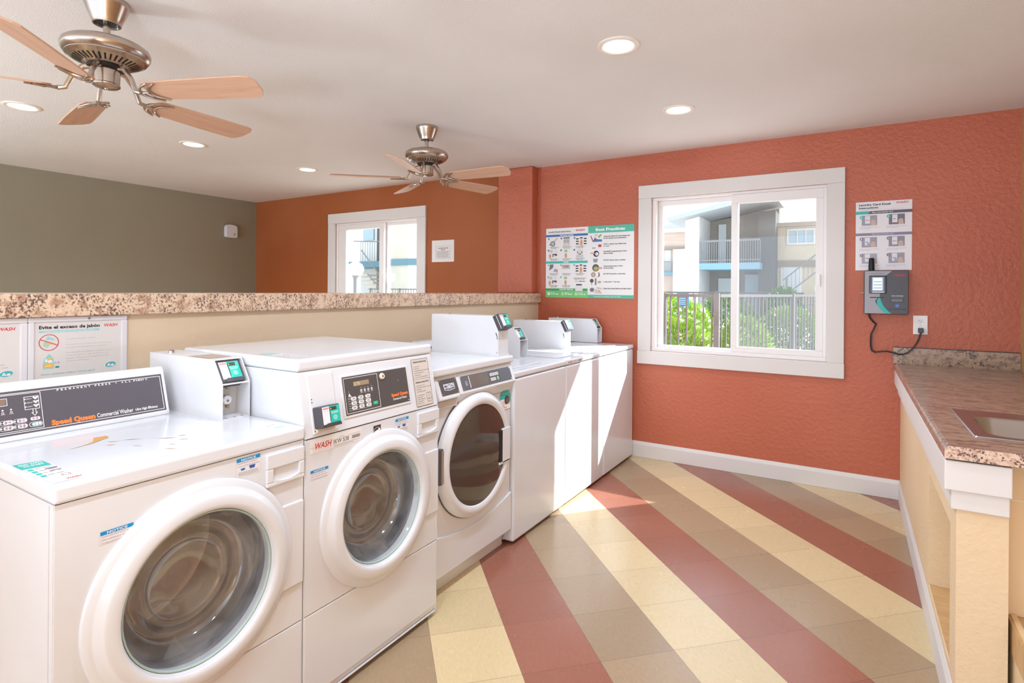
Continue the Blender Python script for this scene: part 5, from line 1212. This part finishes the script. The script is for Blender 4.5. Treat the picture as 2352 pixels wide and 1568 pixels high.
# ================================================================== CEILING FANS AND DOWNLIGHTS
FX, FY = -2.457, 1.010
def make_fan(label):
    t = thing('ceiling_fan', label, 'ceiling fan', (FX, FY, H), 'ceiling fans')
    c = (FX, FY); ni = brushed('nickel', 'c8bcb0', .24)
    m = MB(); m.lathe([(0, H), (.074, H), (.075, H-.014), (.071, H-.024), (.064, H-.044), (.053, H-.070), (.0475, H-.084), (.0465, H-.090), (.042, H-.090), (.041, H-.082)], c, 'z', ni, 48); m.lathe([(.042, H-.084), (0, H-.084)], c, 'z', 'dark', 24); m.build('canopy', t)
    m = MB(); m.tube([(FX, FY, H-.08), (FX, FY, H-.165)], .0125, ni, 16); m.build('downrod', t)
    zt = H-.128
    m = MB(); m.lathe([(.0, zt-.027), (.03, zt-.027), (.06, zt-.030), (.098, zt-.032), (.112, zt-.035), (.128, zt-.040), (.141, zt-.050), (.1455, zt-.062), (.144, zt-.075), (.137, zt-.086), (.131, zt-.090), (.131, zt-.094), (.124, zt-.097), (.118, zt-.102), (.114, zt-.104), (.070, zt-.122), (.066, zt-.124), (0, zt-.124)], c, 'z', ni, 64)
    mh = m.build('motor_housing', t)
    m = MB()
    for k in range(36):
        a = 2*math.pi*k/36; u = Vector((math.cos(a), math.sin(a), 0)); w = Vector((-u.y, u.x, 0))
        for (ra, rb, hw) in ((.078, .108, .0032),):
            za, zb = zt-.1195, zt-.1075; b0 = Vector((FX, FY, 0))
            m.add([b0+u*ra-w*hw*.8+Vector((0, 0, za)), b0+u*rb-w*hw+Vector((0, 0, zb)), b0+u*rb+w*hw+Vector((0, 0, zb)), b0+u*ra+w*hw*.8+Vector((0, 0, za))], [(0, 1, 2, 3)], 'black')
    m.build('vent_slots', mh, recalc=False)
    m = MB(); m.lathe([(.062, zt-.122), (.062, zt-.134), (.050, zt-.136), (0, zt-.136)], c, 'z', 'black', 32); m.build('flywheel', t)
    m = MB(); m.lathe([(.040, zt-.134), (.044, zt-.138), (.0445, zt-.150), (.0435, zt-.190), (.0455, zt-.193), (.0450, zt-.198), (.038, zt-.203), (.018, zt-.207), (0, zt-.2075)], c, 'z', ni, 48); m.lathe([(.006, zt-.207), (.004, zt-.211), (0, zt-.212)], c, 'z', 'chrome', 10); m.build('switch_housing', t)
    zb = H-.350
    out = []
    for (r, w) in ((.172, .040), (.185, .052), (.30, .058), (.45, .064), (.59, .067), (.618, .060), (.632, .036)): out.append((r, -w))
    out += [(.628, .020), (.612, .050), (.598, .062)] + [(r, w) for (r, w) in ((.45, .062), (.30, .057), (.185, .052), (.172, .040))]
    pr, pc_ = math.sin(R(-15.5)), math.cos(R(-15.5))
    first = None
    for k in range(5):
        if k == 0:
            m = MB(); m.prism(out, 'z', -.003, .003, 'bladewood')
            m.v = [(FX+x, FY+y*pc_-z*pr, zb+y*pr+z*pc_) for x, y, z in m.v]
            bl = m.build('blade', t, .0015, 1); first = bl
            m = MB()
            def P3(x, y, z): return (FX+x, FY+y*pc_-z*pr, zb+y*pr+z*pc_)
            m.tube([(FX+.052, FY, zt-.130), (FX+.075, FY, zt-.138), (FX+.105, FY, zt-.175), (FX+.125, FY, zb-.002), P3(.150, 0, -.008)], [.010, .010, .009, .009, .009], ni, 10)
            for (x0, w, dx) in ((.150, .054, .060), (.186, .050, .050)):
                pts = []
                for i in range(13):
                    f = -1+2*i/12; pts.append(P3(x0+dx*abs(f)**2.2, w*f, -.008))
                m.tube(pts, [.0035+.0035*(1-abs(-1+2*i/12)) for i in range(13)], ni, 8)
            m.tube([P3(.150, 0, -.008), P3(.190, 0, -.008)], .005, ni, 8)
            m.build('blade_iron', bl)
        else:
            b2 = copy_tree(first, t); b2.rotation_euler = (0, 0, R(72*k))
    return t
fan = make_fan('nearer brushed nickel ceiling fan with five maple blades, cut by the photo edge')
fan2 = copy_tree(fan)
fan.rotation_euler.z = R(25)
fan2.location.y = 2.903; fan2.rotation_euler.z = R(5); fan2['label'] = 'farther brushed nickel ceiling fan with five maple blades, before the orange wall'

def downlight(x, y, label):
    t = thing('recessed_light', label, 'light', (x, y, H), 'recessed ceiling lights')
    m = MB(); m.lathe([(.095, H+.003), (.0945, H-.004), (.086, H-.007), (.072, H-.006), (.066, H-.002), (.064, H+.0)], (x, y), 'z', flat('f0e6da', .4), 48); m.build('trim_ring', t)
    m = MB(); m.lathe([(.066, H-.0025), (0, H-.0025)], (x, y), 'z', flat('fff0d2', .5, emit=9), 40); m.build('lens', t)
    return t
dl = downlight(-.90, 2.3715, 'largest recessed ceiling light, nearest the camera on the right')
for (x, y, s) in ((-.90, 3.389, 'recessed ceiling light nearest the terracotta window wall'), (-4.33, 1.33, 'recessed ceiling light by the left photo edge, under the nearer fan'), (-4.31, 2.355, 'middle recessed ceiling light of the row over the far side'), (-4.29, 3.387, 'recessed ceiling light nearest the orange wall, left of the farther fan')):
    c2 = copy_tree(dl); c2.location = (x, y, H); c2['label'] = s

# ================================================================== LIGHT AND CAMERA
def lamp(name, typ, loc, energy, color=(1, 1, 1), rot=None, aim=None, **kw):
    l = bpy.data.lights.new(name, typ); l.energy = energy; l.color = color
    for k, v in kw.items(): setattr(l, k, v)
    o = bpy.data.objects.new(name, l); COL.objects.link(o); o.location = loc
    if aim is not None: o.rotation_euler = Vector(aim).to_track_quat('-Z', 'Y').to_euler()
    return o
lamp('sun', 'SUN', (6, 12, 10), SUN_E, (1, .97, .92), aim=(-1, -1.15, -1.17), angle=R(.6))
for (x, y) in ((-.90, 2.3715), (-.90, 3.389), (-4.33, 1.33), (-4.31, 2.355), (-4.29, 3.387), (-.90, 1.35), (-.90, .33), (-4.33, .33)):  # last three are added unseen lamps without fixtures, to light the room
    lamp('downlight_and_fill_spot', 'SPOT', (x, y, H-.02), DOWN_E, (.93, .97, 1), aim=(0, 0, -1), spot_size=R(150), spot_blend=.8, shadow_soft_size=.06)
# the photographer's flash bounced off the ceiling
lamp('bounce_flash', 'AREA', (.1, -1.6, .8), FLASH_E, (.86, .94, 1), aim=(.15, .2, 1), size=.6)
lamp('left_room_fill', 'AREA', (-4.6, -1.6, 1.2), LEFT_FILL_E, (.90, .96, 1), aim=(0, .2, 1), size=.6)  # added fill for the left room, no such lamp is known there

w = bpy.data.worlds.new('sky'); scene.world = w; w.use_nodes = True
bg = w.node_tree.nodes['Background']; bg.inputs['Color'].default_value = (.93, .97, 1.0, 1); bg.inputs['Strength'].default_value = WORLD_E

cam = bpy.data.cameras.new('camera'); co = bpy.data.objects.new('camera', cam); COL.objects.link(co)
TH, F, HZ, RO = .5482896, 1275.84, 666.97, .0077685
cam.sensor_width = 36; cam.sensor_fit = 'HORIZONTAL'; cam.lens = F/2352*36
cam.shift_y = -(784-HZ)/2352; cam.clip_start = .02; cam.clip_end = 300
co.matrix_world = Matrix.Translation((0, 0, 1.33)) @ Matrix.Rotation(TH, 4, 'Z') @ Matrix.Rotation(R(90), 4, 'X') @ Matrix.Rotation(RO, 4, 'Z')
scene.camera = co
scene.cycles.max_bounces = 8; scene.cycles.transparent_max_bounces = 12; scene.cycles.sample_clamp_indirect = 6
